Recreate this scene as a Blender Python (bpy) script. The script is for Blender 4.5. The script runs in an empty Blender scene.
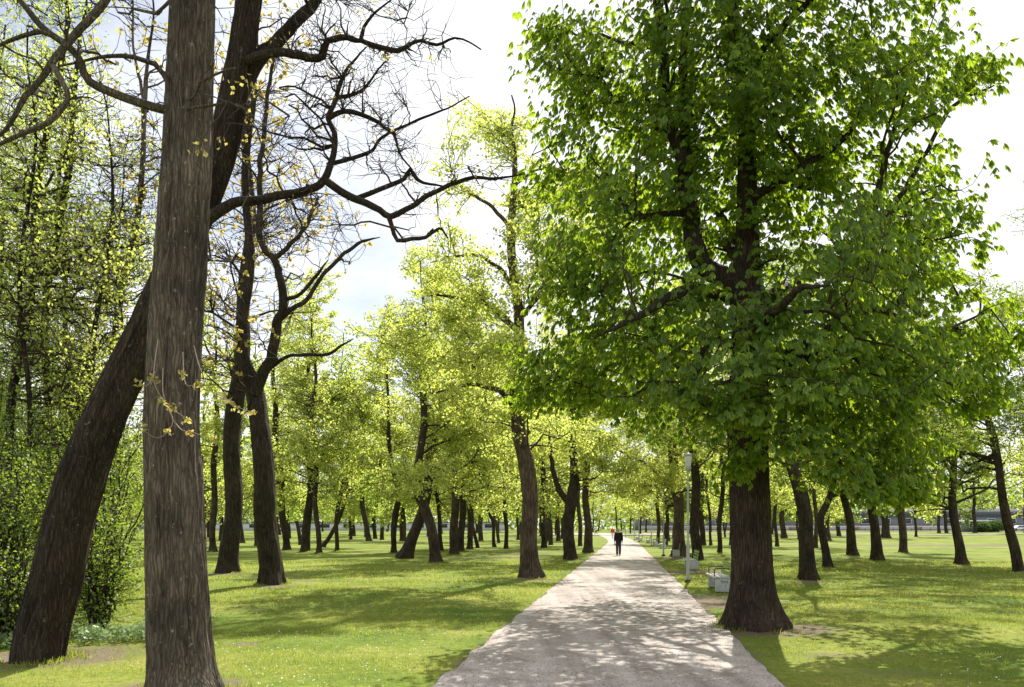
import bpy, math, random
import numpy as np
from mathutils import Vector

# ------------------------------------------------------------------ camera, light
R = math.radians
scene = bpy.context.scene
COL = scene.collection
F, CX, HY, H = 796.0, 512.0, 528.0, 1.75          # focal length in px, centre column, horizon row, eye height
cam_d = bpy.data.cameras.new('camera')
cam = bpy.data.objects.new('camera', cam_d)
COL.objects.link(cam)
cam.location = (0, 0, H)
cam.rotation_euler = (R(90), 0, 0)
cam_d.sensor_width = 36
cam_d.lens = F / 1024 * 36
cam_d.shift_y = (HY - 343.5) / 1024
cam_d.clip_start = 0.1
cam_d.clip_end = 3000
scene.camera = cam

SUN_AZ, SUN_EL = R(14.0), R(46.0)                  # azimuth to the right of the view axis
world = bpy.data.worlds.new('World')
scene.world = world
world.use_nodes = True
sun_d = bpy.data.lights.new('sun', 'SUN')
sun_d.energy = 5.0
sun_d.angle = R(0.5)
sun_d.color = (1.0, 0.95, 0.86)
sun = bpy.data.objects.new('sun', sun_d)
COL.objects.link(sun)
sdir = Vector((math.sin(SUN_AZ) * math.cos(SUN_EL), math.cos(SUN_AZ) * math.cos(SUN_EL), math.sin(SUN_EL)))
sun.rotation_euler = sdir.to_track_quat('Z', 'Y').to_euler()
sun.location = (10, 40, 60)

vs = scene.view_settings
vs.view_transform = 'Standard'
vs.look = 'None'
vs.exposure = 0.85
vs.gamma = 1
vs.use_curve_mapping = False
cy = scene.cycles
cy.max_bounces = 8
cy.diffuse_bounces = 4
cy.glossy_bounces = 2
cy.transmission_bounces = 6
cy.transparent_max_bounces = 4
cy.caustics_reflective = False
cy.caustics_refractive = False
cy.use_denoising = True
cy.denoiser = 'OPENIMAGEDENOISE'
cy.denoising_input_passes = 'RGB_ALBEDO_NORMAL'
cy.use_adaptive_sampling = False


def build_world():
    nt = world.node_tree
    nt.nodes.clear()
    N, L = nt.nodes.new, nt.links.new
    out = N('ShaderNodeOutputWorld')
    bg = N('ShaderNodeBackground')
    bg.inputs['Strength'].default_value = 0.07
    sky = N('ShaderNodeTexSky')
    sky.sky_type = 'NISHITA'
    sky.sun_disc = False
    sky.sun_elevation = SUN_EL
    sky.sun_rotation = SUN_AZ
    sky.altitude = 20
    sky.air_density = 1.0
    sky.dust_density = 1.2
    sky.ozone_density = 1.0
    tc = N('ShaderNodeTexCoord')
    mp = N('ShaderNodeMapping')
    mp.inputs['Scale'].default_value = (1.0, 1.0, 2.2)
    mp.inputs['Location'].default_value = (0.35, 0.1, 0.25)
    nz = N('ShaderNodeTexNoise')
    nz.inputs['Scale'].default_value = 2.6
    nz.inputs['Detail'].default_value = 8
    nz.inputs['Roughness'].default_value = 0.56
    cr = N('ShaderNodeValToRGB')
    cr.color_ramp.elements[0].position = 0.26
    cr.color_ramp.elements[1].position = 0.50
    mx = N('ShaderNodeMix')
    mx.data_type = 'RGBA'
    L(tc.outputs['Generated'], mp.inputs['Vector'])
    L(mp.outputs[0], nz.inputs['Vector'])
    L(nz.outputs['Fac'], cr.inputs['Fac'])
    L(cr.outputs['Color'], mx.inputs[0])
    L(sky.outputs[0], mx.inputs[6])
    mx.inputs[7].default_value = (9.5, 9.7, 10.0, 1)      # sunlit cloud
    L(mx.outputs[2], bg.inputs['Color'])
    L(bg.outputs[0], out.inputs['Surface'])


build_world()

# ------------------------------------------------------------------ numpy helpers
rng = np.random.default_rng(7)


def _hash(i, j, k, s=0):
    v = np.sin(i * 127.1 + j * 311.7 + k * 74.7 + s * 53.3) * 43758.5453
    return v - np.floor(v)


def vnoise(p, s=0):
    p = np.asarray(p, float)
    i = np.floor(p)
    f = p - i
    f = f * f * (3 - 2 * f)
    r = 0
    for a in (0, 1):
        for b in (0, 1):
            for c in (0, 1):
                w = (f[..., 0] if a else 1 - f[..., 0]) * (f[..., 1] if b else 1 - f[..., 1]) * (f[..., 2] if c else 1 - f[..., 2])
                r = r + w * _hash(i[..., 0] + a, i[..., 1] + b, i[..., 2] + c, s)
    return r


def fbm(p, s=0, o=4):
    p = np.asarray(p, float)
    r, a, t = 0, 1.0, 0
    for k in range(o):
        r = r + a * vnoise(p, s + k)
        t += a
        a *= 0.5
        p = p * 2.03 + 11.7
    return r / t


def unit(v):
    return v / np.maximum(np.linalg.norm(v, axis=-1, keepdims=True), 1e-9)


def gz(y):
    """the lawn climbs a little towards its far side"""
    t = np.clip((np.asarray(y, float) - 90) / 140, 0, 1)
    return 0.9 * t * t * (3 - 2 * t)


def dist(py):
    """distance of the ground seen on a picture row"""
    d = 1.0
    lo, hi = 2.0, 900.0
    for _ in range(50):
        m = (lo + hi) / 2
        if HY + (H - float(gz(m))) * F / m > py:
            lo = m
        else:
            hi = m
    return (lo + hi) / 2


def W(px, py, d):
    return np.array([(px - CX) * d / F, d, H + (HY - py) * d / F])


def mesh_obj(name, V, faces, mats, parent=None, rnd=None, smooth=False, midx=None, attrs=None):
    """faces: list of int arrays (M,3) or (M,4)"""
    me = bpy.data.meshes.new(name)
    V = np.asarray(V, np.float32)
    me.vertices.add(len(V))
    me.vertices.foreach_set('co', V.ravel())
    faces = [np.asarray(f, np.int32) for f in faces if len(f)]
    nl = sum(f.size for f in faces)
    npoly = sum(len(f) for f in faces)
    me.loops.add(nl)
    me.loops.foreach_set('vertex_index', np.concatenate([f.ravel() for f in faces]))
    me.polygons.add(npoly)
    tot = np.concatenate([np.full(len(f), f.shape[1], np.int32) for f in faces])
    start = np.concatenate([[0], np.cumsum(tot)[:-1]]).astype(np.int32)
    me.polygons.foreach_set('loop_start', start)
    me.polygons.foreach_set('loop_total', tot)
    if not isinstance(mats, (list, tuple)):
        mats = [mats]
    for m in mats:
        me.materials.append(m)
    if midx is not None:
        me.polygons.foreach_set('material_index', np.asarray(midx, np.int32))
    if isinstance(smooth, np.ndarray):
        me.polygons.foreach_set('use_smooth', smooth.astype(bool))
    elif smooth:
        me.polygons.foreach_set('use_smooth', np.ones(npoly, bool))
    if rnd is not None:
        a = me.attributes.new('rnd', 'FLOAT', 'POINT')
        a.data.foreach_set('value', np.asarray(rnd, np.float32))
    for k, v in (attrs or {}).items():
        a = me.attributes.new(k, 'FLOAT', 'POINT')
        a.data.foreach_set('value', np.asarray(v, np.float32))
    me.update(calc_edges=True)
    o = bpy.data.objects.new(name, me)
    COL.objects.link(o)
    if parent is not None:
        o.parent = parent
        o.matrix_parent_inverse.identity()
        o.location = -Vector(parent.location) if parent.get('world_children') else (0, 0, 0)
    return o


def thing(name, label, cat, loc, group=None, rotz=0.0):
    o = bpy.data.objects.new(name, None)
    COL.objects.link(o)
    o.location = [float(c) for c in loc]
    o.rotation_euler = (0, 0, rotz)
    o.empty_display_size = 0.2
    o['label'] = label
    o['category'] = cat
    if group:
        o['group'] = group
    return o


class Buf:
    """collects quads and triangles of several shapes"""
    def __init__(s):
        s.v, s.q, s.t, s.n = [], [], [], 0
        s.r = []

    def add(s, V, q=None, t=None, r=0.5):
        V = np.asarray(V, float).reshape(-1, 3)
        s.v.append(V)
        if q is not None and len(q):
            s.q.append(np.asarray(q) + s.n)
        if t is not None and len(t):
            s.t.append(np.asarray(t) + s.n)
        s.r.append(np.broadcast_to(np.asarray(r, float), (len(V),)))
        s.n += len(V)

    def box(s, c, size, rot=0.0):
        x, y, z = [k / 2 for k in size]
        V = np.array([[-x, -y, -z], [x, -y, -z], [x, y, -z], [-x, y, -z], [-x, -y, z], [x, -y, z], [x, y, z], [-x, y, z]])
        cr, sr = math.cos(rot), math.sin(rot)
        V = V @ np.array([[cr, sr, 0], [-sr, cr, 0], [0, 0, 1]]) + np.array(c)
        s.add(V, [[0, 3, 2, 1], [4, 5, 6, 7], [0, 1, 5, 4], [1, 2, 6, 5], [2, 3, 7, 6], [3, 0, 4, 7]])

    def lathe(s, prof, c=(0, 0, 0), n=16):
        prof = np.asarray(prof, float)
        a = np.linspace(0, 2 * np.pi, n, endpoint=False)
        V = np.stack([prof[:, None, 0] * np.cos(a), prof[:, None, 0] * np.sin(a), np.repeat(prof[:, 1:2], n, 1)], -1) + np.array(c)
        m = len(prof)
        i, j = np.meshgrid(np.arange(m - 1), np.arange(n), indexing='ij')
        q = np.stack([i * n + j, i * n + (j + 1) % n, (i + 1) * n + (j + 1) % n, (i + 1) * n + j], -1).reshape(-1, 4)
        s.add(V.reshape(-1, 3), q)

    def tube(s, P, rad, n=8):
        V, q = tubes(np.asarray(P, float)[None], np.asarray(rad, float)[None], n)
        s.add(V, q)

    def arrays(s):
        V = np.concatenate(s.v)
        f = []
        if s.q:
            f.append(np.concatenate(s.q))
        if s.t:
            f.append(np.concatenate(s.t))
        return V, f

    def build(s, name, mat, parent=None, smooth=False, bevel=0.0):
        V, f = s.arrays()
        o = mesh_obj(name, V, f, mat, parent, rnd=np.concatenate(s.r), smooth=smooth)
        if bevel:
            m = o.modifiers.new('bevel', 'BEVEL')
            m.width = bevel
            m.segments = 2
            m.limit_method = 'ANGLE'
        return o


def tubes(P, rad, n):
    """P (T,m,3), rad (T,m) -> verts, quads of T open tubes that end in a point-ish tip"""
    T, m, _ = P.shape
    tg = np.empty_like(P)
    tg[:, 1:-1] = P[:, 2:] - P[:, :-2]
    tg[:, 0] = P[:, 1] - P[:, 0]
    tg[:, -1] = P[:, -1] - P[:, -2]
    tg = unit(tg)
    ref = np.where(np.abs(unit(P[:, -1] - P[:, 0])[:, None, 2:3]) > 0.8, np.array([1.0, 0.13, 0]), np.array([0, 0.1, 1.0]))
    u = unit(np.cross(tg, np.broadcast_to(ref, tg.shape)))
    v = np.cross(tg, u)
    a = np.linspace(0, 2 * np.pi, n, endpoint=False)
    ring = u[:, :, None] * np.cos(a)[:, None] + v[:, :, None] * np.sin(a)[:, None]
    V = P[:, :, None] + ring * rad[:, :, None, None]
    t, i, j = np.meshgrid(np.arange(T), np.arange(m - 1), np.arange(n), indexing='ij')
    b = t * m * n
    q = np.stack([b + i * n + j, b + i * n + (j + 1) % n, b + (i + 1) * n + (j + 1) % n, b + (i + 1) * n + j], -1).reshape(-1, 4)
    return V.reshape(-1, 3), q


def smooth_path(P, step):
    """Catmull-Rom through rows of P, resampled about every step (first three columns are metres)"""
    P = np.asarray(P, float)
    if len(P) < 2:
        return P
    Q = np.vstack([2 * P[0] - P[1], P, 2 * P[-1] - P[-2]])
    out = []
    for i in range(1, len(Q) - 2):
        n = max(2, int(np.linalg.norm(Q[i + 1, :3] - Q[i, :3]) / step))
        t = np.linspace(0, 1, n, endpoint=False)[:, None]
        a, b, c, d = Q[i - 1], Q[i], Q[i + 1], Q[i + 2]
        out.append(0.5 * (2 * b + (c - a) * t + (2 * a - 5 * b + 4 * c - d) * t * t + (3 * b - a - 3 * c + d) * t ** 3))
    out.append(P[-1:])
    return np.vstack(out)


# ------------------------------------------------------------------ materials
def new_mat(name):
    m = bpy.data.materials.new(name)
    m.use_nodes = True
    nt = m.node_tree
    nt.nodes.clear()
    return m, nt, nt.nodes.new, nt.links.new


def ramp(N, stops):
    r = N('ShaderNodeValToRGB')
    el = r.color_ramp.elements
    while len(el) > len(stops):
        el.remove(el[-1])
    while len(el) < len(stops):
        el.new(1)
    for e, (p, c) in zip(el, stops):
        e.position = p
        e.color = (*c, 1)
    return r


def bark_mat(name, dark, light, scale=1.0, bump=0.6, moss=0.0, fleck=0.0):
    """long rough plates parted by dark fissures, blotches, lichen flecks and moss"""
    m, nt, N, L = new_mat(name)
    out = N('ShaderNodeOutputMaterial')
    b = N('ShaderNodeBsdfPrincipled')
    b.inputs['Roughness'].default_value = 0.9
    b.inputs['Specular IOR Level'].default_value = 0.2
    tc = N('ShaderNodeTexCoord')
    # bend the plates a little
    n0 = N('ShaderNodeTexNoise')
    n0.inputs['Scale'].default_value = 3.0 * scale
    n0.inputs['Detail'].default_value = 5
    wp = N('ShaderNodeMix')
    wp.data_type = 'RGBA'
    wp.blend_type = 'LINEAR_LIGHT'
    wp.inputs[0].default_value = 0.06 / scale
    L(tc.outputs['Object'], n0.inputs['Vector'])
    L(tc.outputs['Object'], wp.inputs[6])
    L(n0.outputs['Color'], wp.inputs[7])
    mp = N('ShaderNodeMapping')
    mp.inputs['Scale'].default_value = (25 * scale, 25 * scale, 1.9 * scale)
    L(wp.outputs[2], mp.inputs['Vector'])
    vo = N('ShaderNodeTexVoronoi')
    vo.feature = 'DISTANCE_TO_EDGE'
    vo.inputs['Scale'].default_value = 1.0
    L(mp.outputs[0], vo.inputs['Vector'])
    n1 = N('ShaderNodeTexNoise')
    n1.inputs['Scale'].default_value = 1.3
    n1.inputs['Detail'].default_value = 9
    n1.inputs['Roughness'].default_value = 0.78
    L(mp.outputs[0], n1.inputs['Vector'])
    n2 = N('ShaderNodeTexNoise')
    n2.inputs['Scale'].default_value = 1.6
    n2.inputs['Detail'].default_value = 5
    L(tc.outputs['Object'], n2.inputs['Vector'])
    r1 = ramp(N, [(0.28, tuple(c * 1.3 for c in dark)), (0.5, light), (0.72, tuple(min(1, c * 1.9) for c in light))])
    L(n1.outputs['Fac'], r1.inputs['Fac'])
    fs = ramp(N, [(0.0, dark), (0.26, (1, 1, 1))])
    fs.color_ramp.elements[0].color = (0.45, 0.44, 0.42, 1)
    L(vo.outputs['Distance'], fs.inputs['Fac'])
    r2 = ramp(N, [(0.32, (0.55, 0.53, 0.52)), (0.68, (1.3, 1.25, 1.2))])
    L(n2.outputs['Fac'], r2.inputs['Fac'])
    col = r1.outputs[0]
    for k in (fs, r2):
        mx = N('ShaderNodeMix')
        mx.data_type = 'RGBA'
        mx.blend_type = 'MULTIPLY'
        mx.inputs[0].default_value = 1.0
        L(col, mx.inputs[6])
        L(k.outputs[0], mx.inputs[7])
        col = mx.outputs[2]
    for amt, sc_, lo, hi, c in ((moss, 3.5, .55, .72, (0.07, 0.08, 0.03, 1)), (fleck, 16.0, .66, .71, (0.33, 0.33, 0.30, 1))):
        if not amt:
            continue
        n3 = N('ShaderNodeTexNoise')
        n3.inputs['Scale'].default_value = sc_
        n3.inputs['Detail'].default_value = 5
        r3 = ramp(N, [(lo, (0, 0, 0)), (hi, (amt, amt, amt))])
        m2 = N('ShaderNodeMix')
        m2.data_type = 'RGBA'
        L(tc.outputs['Object'], n3.inputs['Vector'])
        L(n3.outputs['Fac'], r3.inputs['Fac'])
        L(r3.outputs[0], m2.inputs[0])
        L(col, m2.inputs[6])
        m2.inputs[7].default_value = c
        col = m2.outputs[2]
    h = N('ShaderNodeMath')
    h.operation = 'MULTIPLY_ADD'
    h.inputs[1].default_value = 0.5
    cl = N('ShaderNodeMath')
    cl.operation = 'MINIMUM'
    cl.inputs[1].default_value = 0.3
    L(vo.outputs['Distance'], cl.inputs[0])
    L(n1.outputs['Fac'], h.inputs[0])
    L(cl.outputs[0], h.inputs[2])
    bp = N('ShaderNodeBump')
    bp.inputs['Strength'].default_value = bump
    bp.inputs['Distance'].default_value = 0.05
    L(h.outputs[0], bp.inputs['Height'])
    L(bp.outputs[0], b.inputs['Normal'])
    L(col, b.inputs['Base Color'])
    L(b.outputs[0], out.inputs['Surface'])
    return m


def leaf_mat(name, lo, hi, tlo, thi, mix=0.5, rough=0.45, gloss=0.04):
    """reflecting colour lo..hi and the colour let through tlo..thi, varied leaf by leaf"""
    m, nt, N, L = new_mat(name)
    out = N('ShaderNodeOutputMaterial')
    at = N('ShaderNodeAttribute')
    at.attribute_name = 'rnd'
    r1 = ramp(N, [(0.0, lo), (1.0, hi)])
    r2 = ramp(N, [(0.0, tlo), (1.0, thi)])
    L(at.outputs['Fac'], r1.inputs['Fac'])
    L(at.outputs['Fac'], r2.inputs['Fac'])
    d = N('ShaderNodeBsdfDiffuse')
    t = N('ShaderNodeBsdfTranslucent')
    g = N('ShaderNodeBsdfGlossy')
    g.inputs['Roughness'].default_value = rough
    g.inputs['Color'].default_value = (0.9, 0.95, 0.9, 1)
    a = N('ShaderNodeMixShader')
    a.inputs[0].default_value = mix
    c = N('ShaderNodeMixShader')
    c.inputs[0].default_value = gloss
    L(r1.outputs[0], d.inputs['Color'])
    L(r2.outputs[0], t.inputs['Color'])
    L(d.outputs[0], a.inputs[1])
    L(t.outputs[0], a.inputs[2])
    L(a.outputs[0], c.inputs[1])
    L(g.outputs[0], c.inputs[2])
    L(c.outputs[0], out.inputs['Surface'])
    return m


def plain_mat(name, col, rough=0.6, metal=0.0, noise=0.0, nscale=8.0, bump=0.0, spec=0.5):
    m, nt, N, L = new_mat(name)
    out = N('ShaderNodeOutputMaterial')
    b = N('ShaderNodeBsdfPrincipled')
    b.inputs['Roughness'].default_value = rough
    b.inputs['Metallic'].default_value = metal
    b.inputs['Specular IOR Level'].default_value = spec
    tc = N('ShaderNodeTexCoord')
    nz = N('ShaderNodeTexNoise')
    nz.inputs['Scale'].default_value = nscale
    nz.inputs['Detail'].default_value = 6
    nz.inputs['Roughness'].default_value = 0.6
    k = max(noise, 0.04)
    r = ramp(N, [(0.3, tuple(c * (1 - k) for c in col)), (0.7, tuple(min(1, c * (1 + k)) for c in col))])
    L(tc.outputs['Object'], nz.inputs['Vector'])
    L(nz.outputs['Fac'], r.inputs['Fac'])
    L(r.outputs[0], b.inputs['Base Color'])
    if bump:
        bp = N('ShaderNodeBump')
        bp.inputs['Strength'].default_value = bump
        bp.inputs['Distance'].default_value = 0.01
        L(nz.outputs['Fac'], bp.inputs['Height'])
        L(bp.outputs[0], b.inputs['Normal'])
    L(b.outputs[0], out.inputs['Surface'])
    return m


BARK_GREY = bark_mat('bark_grey', (0.038, 0.031, 0.025), (0.165, 0.138, 0.114), 1.25, 1.0, 0.2, .8)
BARK_BROWN = bark_mat('bark_brown', (0.022, 0.016, 0.012), (0.082, 0.062, 0.048), 1.1, 1.0, 0.25, .3)
BARK_LEAN = bark_mat('bark_blackish', (0.014, 0.011, 0.009), (0.055, 0.041, 0.032), 1.1, 1.0, 0.25, .3)
BARK_DARK = bark_mat('bark_dark', (0.016, 0.013, 0.010), (0.06, 0.047, 0.036), .7, 1.0, 0.4)
BARK_MID = bark_mat('bark_mid', (0.02, 0.016, 0.012), (0.08, 0.062, 0.047), .7, 1.0, 0.35)
BARK_WARM = bark_mat('bark_warm', (0.035, 0.026, 0.019), (0.125, 0.097, 0.074), .7, 0.9, 0.2)
TWIG = plain_mat('twig_bark', (0.055, 0.042, 0.032), 0.9, 0, 0.3, 20, spec=0.2)
TWIG_PALE = plain_mat('twig_pale', (0.30, 0.24, 0.19), 0.8, 0, 0.2, 20, spec=0.2)

L_CHEST = leaf_mat('leaf_chestnut', (0.045, 0.095, 0.013), (0.09, 0.15, 0.022), (0.36, 0.56, 0.02), (0.58, 0.72, 0.045), 0.52, 0.42, 0.03)
L_LIME = leaf_mat('leaf_lime', (0.105, 0.145, 0.022), (0.18, 0.20, 0.038), (0.56, 0.67, 0.085), (0.78, 0.82, 0.19), 0.64)
L_FRESH = leaf_mat('leaf_fresh', (0.08, 0.13, 0.02), (0.145, 0.18, 0.034), (0.44, 0.61, 0.065), (0.67, 0.76, 0.14), 0.64)
L_MID = leaf_mat('leaf_mid', (0.05, 0.09, 0.015), (0.10, 0.13, 0.025), (0.28, 0.42, 0.035), (0.48, 0.56, 0.07), 0.5)
L_BUD = leaf_mat('leaf_bud', (0.20, 0.15, 0.04), (0.24, 0.22, 0.05), (0.72, 0.52, 0.14), (0.75, 0.68, 0.16), 0.55)
L_SHRUB = leaf_mat('leaf_shrub', (0.03, 0.065, 0.010), (0.08, 0.12, 0.02), (0.20, 0.36, 0.025), (0.52, 0.60, 0.06), 0.5)
L_HEDGE = leaf_mat('leaf_hedge', (0.025, 0.055, 0.014), (0.05, 0.085, 0.02), (0.08, 0.17, 0.02), (0.14, 0.24, 0.03), 0.4)
L_GRASS = leaf_mat('grass_blade', (0.08, 0.125, 0.018), (0.17, 0.185, 0.04), (0.31, 0.43, 0.035), (0.60, 0.60, 0.10), 0.5, 0.5, 0.03)
L_COVER = leaf_mat('cover_leaf', (0.10, 0.16, 0.06), (0.22, 0.28, 0.14), (0.25, 0.38, 0.10), (0.4, 0.5, 0.2), 0.4)


def ground_mat():
    m, nt, N, L = new_mat('lawn_soil')
    out = N('ShaderNodeOutputMaterial')
    b = N('ShaderNodeBsdfPrincipled')
    b.inputs['Roughness'].default_value = 0.95
    b.inputs['Specular IOR Level'].default_value = 0.1
    ge = N('ShaderNodeNewGeometry')
    n1 = N('ShaderNodeTexNoise'); n1.inputs['Scale'].default_value = 0.35; n1.inputs['Detail'].default_value = 6; n1.inputs['Roughness'].default_value = 0.65
    n2 = N('ShaderNodeTexNoise'); n2.inputs['Scale'].default_value = 9.0; n2.inputs['Detail'].default_value = 5; n2.inputs['Roughness'].default_value = 0.7
    n3 = N('ShaderNodeTexNoise'); n3.inputs['Scale'].default_value = 30.0; n3.inputs['Detail'].default_value = 5
    for n in (n1, n2, n3):
        L(ge.outputs['Position'], n.inputs['Vector'])
    g1 = ramp(N, [(0.36, (0.088, 0.145, 0.018)), (0.5, (0.155, 0.20, 0.03)), (0.64, (0.245, 0.255, 0.06))])
    g2 = ramp(N, [(0.3, (0.6, 0.62, 0.55)), (0.7, (1.3, 1.25, 1.25))])
    mx = N('ShaderNodeMix'); mx.data_type = 'RGBA'; mx.blend_type = 'MULTIPLY'; mx.inputs[0].default_value = 1
    L(n1.outputs['Fac'], g1.inputs['Fac'])
    L(n2.outputs['Fac'], g2.inputs['Fac'])
    L(g1.outputs[0], mx.inputs[6])
    L(g2.outputs[0], mx.inputs[7])
    dr = ramp(N, [(0.3, (0.10, 0.078, 0.05)), (0.55, (0.17, 0.135, 0.09)), (0.75, (0.24, 0.20, 0.14))])
    L(n3.outputs['Fac'], dr.inputs['Fac'])
    at = N('ShaderNodeAttribute'); at.attribute_name = 'dirt'
    ad = N('ShaderNodeMath'); ad.operation = 'ADD'
    sb = N('ShaderNodeMath'); sb.operation = 'SUBTRACT'; sb.inputs[1].default_value = 0.5
    ml = N('ShaderNodeMath'); ml.operation = 'MULTIPLY'; ml.inputs[1].default_value = 1.3
    L(n2.outputs['Fac'], sb.inputs[0])
    L(sb.outputs[0], ml.inputs[0])
    L(at.outputs['Fac'], ad.inputs[0])
    L(ml.outputs[0], ad.inputs[1])
    st = ramp(N, [(0.40, (0, 0, 0)), (0.62, (1, 1, 1))])
    L(ad.outputs[0], st.inputs['Fac'])
    mm = N('ShaderNodeMix'); mm.data_type = 'RGBA'
    L(st.outputs[0], mm.inputs[0])
    L(mx.outputs[2], mm.inputs[6])
    L(dr.outputs[0], mm.inputs[7])
    L(mm.outputs[2], b.inputs['Base Color'])
    bp = N('ShaderNodeBump'); bp.inputs['Strength'].default_value = 0.5; bp.inputs['Distance'].default_value = 0.04
    L(n3.outputs['Fac'], bp.inputs['Height'])
    L(bp.outputs[0], b.inputs['Normal'])
    L(b.outputs[0], out.inputs['Surface'])
    return m


def gravel_mat():
    m, nt, N, L = new_mat('path_gravel')
    out = N('ShaderNodeOutputMaterial')
    b = N('ShaderNodeBsdfPrincipled')
    b.inputs['Roughness'].default_value = 0.92
    b.inputs['Specular IOR Level'].default_value = 0.15
    ge = N('ShaderNodeNewGeometry')
    n1 = N('ShaderNodeTexNoise'); n1.inputs['Scale'].default_value = 0.8; n1.inputs['Detail'].default_value = 7; n1.inputs['Roughness'].default_value = 0.7
    n2 = N('ShaderNodeTexNoise'); n2.inputs['Scale'].default_value = 45; n2.inputs['Detail'].default_value = 4
    vo = N('ShaderNodeTexVoronoi'); vo.inputs['Scale'].default_value = 55
    for n in (n1, n2, vo):
        L(ge.outputs['Position'], n.inputs['Vector'])
    r1 = ramp(N, [(0.32, (0.33, 0.295, 0.272)), (0.52, (0.44, 0.402, 0.376)), (0.72, (0.51, 0.475, 0.45))])
    r2 = ramp(N, [(0.3, (0.62, 0.60, 0.58)), (0.62, (1.12, 1.1, 1.08))])
    L(n1.outputs['Fac'], r1.inputs['Fac'])
    L(n2.outputs['Fac'], r2.inputs['Fac'])
    mx = N('ShaderNodeMix'); mx.data_type = 'RGBA'; mx.blend_type = 'MULTIPLY'; mx.inputs[0].default_value = 1
    L(r1.outputs[0], mx.inputs[6])
    L(r2.outputs[0], mx.inputs[7])
    mp = N('ShaderNodeMapping'); mp.inputs['Rotation'].default_value = (0, 0, 0.1409); mp.inputs['Scale'].default_value = (1.9, 0.10, 1)
    n4 = N('ShaderNodeTexNoise'); n4.inputs['Scale'].default_value = 1.0; n4.inputs['Detail'].default_value = 6; n4.inputs['Roughness'].default_value = 0.6
    n5 = N('ShaderNodeTexNoise'); n5.inputs['Scale'].default_value = 2.6; n5.inputs['Detail'].default_value = 8; n5.inputs['Roughness'].default_value = 0.75
    L(ge.outputs['Position'], mp.inputs['Vector'])
    L(mp.outputs[0], n4.inputs['Vector'])
    L(ge.outputs['Position'], n5.inputs['Vector'])
    r4 = ramp(N, [(0.36, (0.74, 0.72, 0.70)), (0.62, (1.12, 1.11, 1.1))])
    r5 = ramp(N, [(0.34, (0.70, 0.67, 0.64)), (0.50, (1.0, 1.0, 1.0))])
    L(n4.outputs['Fac'], r4.inputs['Fac'])
    L(n5.outputs['Fac'], r5.inputs['Fac'])
    col = mx.outputs[2]
    for k in (r4, r5):
        m3 = N('ShaderNodeMix'); m3.data_type = 'RGBA'; m3.blend_type = 'MULTIPLY'; m3.inputs[0].default_value = 1
        L(col, m3.inputs[6])
        L(k.outputs[0], m3.inputs[7])
        col = m3.outputs[2]
    L(col, b.inputs['Base Color'])
    bp = N('ShaderNodeBump'); bp.inputs['Strength'].default_value = 0.55; bp.inputs['Distance'].default_value = 0.012
    L(vo.outputs['Distance'], bp.inputs['Height'])
    L(bp.outputs[0], b.inputs['Normal'])
    L(b.outputs[0], out.inputs['Surface'])
    return m


GROUND = ground_mat()
GRAVEL = gravel_mat()
CONCRETE = plain_mat('pale_concrete', (0.47, 0.48, 0.48), 0.85, 0, 0.22, 9, 0.2, 0.2)
GREEN_PAINT = plain_mat('green_paint', (0.20, 0.30, 0.05), 0.5, 0, 0.15, 12, 0.1)
SEAT_PAINT = plain_mat('seat_wood', (0.45, 0.44, 0.40), 0.6, 0, 0.15, 12, 0.15)
DARK_IRON = plain_mat('dark_iron', (0.05, 0.055, 0.05), 0.5, 0.2)
GREY_METAL = plain_mat('grey_metal', (0.36, 0.38, 0.36), 0.5, 0.2, 0.08, 6)
WHITE_PLASTIC = plain_mat('white_plastic', (0.62, 0.64, 0.63), 0.4)

# ------------------------------------------------------------------ path and ground
def path_c(d):
    d = np.asarray(d, float)
    return 0.1418 * d - 0.2 - 1.95 * (np.clip(d - 86, 0, None) / 52) ** 2


def path_w(d):
    return 3.92 - 0.004 * np.clip(d, 0, 90)


def edge_noise(d, s):
    d = np.asarray(d, float)
    p = np.stack([d * 1.7, 0 * d + s * 9.1, 0 * d], -1)
    return (fbm(p, s, 4) - 0.5) * 0.20


BLOBS = []          # bare soil: x, y, rx, ry, strength


def soil(px, py, rx, ry, k=1.0):
    d = dist(py)
    BLOBS.append(((px - CX) * d / F, d, rx, ry, k))


for a in [(180, 690, .75, .7, 1), (40, 658, 1.3, .9, 1), (110, 650, 1.2, .5, .6), (752, 628, 1.5, 1.2, 1), (700, 632, 1.1, .9, .8), (720, 655, 1.0, .5, .6),
          (835, 655, 1.2, .5, .55), (900, 672, 1.4, .4, .5), (722, 602, 1.5, .8, 1.0), (690, 597, 1.3, .8, .9), (700, 606, 1.4, .9, .8), (690, 572, 1.8, 1.5, .95), (672, 573, 1.2, 1.0, .8),
          (676, 559, 2.2, 2, .8), (272, 586, .8, .7, .9), (300, 581, 1.6, .8, .6), (228, 574, 1.2, 1, .9), (270, 576, 1.5, .8, .65), (532, 580, 1, .8, .8),
          (480, 558, 4.5, 1.6, .75), (520, 553, 4.5, 2.0, .7), (430, 563, 3.0, 1.0, .6), (810, 583, .9, .7, .7), (877, 562, 1, .8, .6), (853, 558, 1.1, .9, .75),
          (903, 555, 1.5, 1.2, .9), (962, 566, 1, .8, .6), (830, 570, .8, .7, .6), (942, 545.5, 14, 4, .85), (1010, 545, 10, 3.6, .85), (880, 541, 18, 5, .55), (840, 610, .7, .5, .5),
          (300, 551, 3, 2, .7), (330, 565, 5, 1.2, .5), (250, 610, .8, .4, .5), (245, 645, .4, .2, .8), (571, 561, 1.4, 1.2, .6), (588, 555, 1.2, 1.2, .6), (310, 541, 7, 4, .5), (370, 541, 8, 4, .5)]:
    soil(*a)


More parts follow.
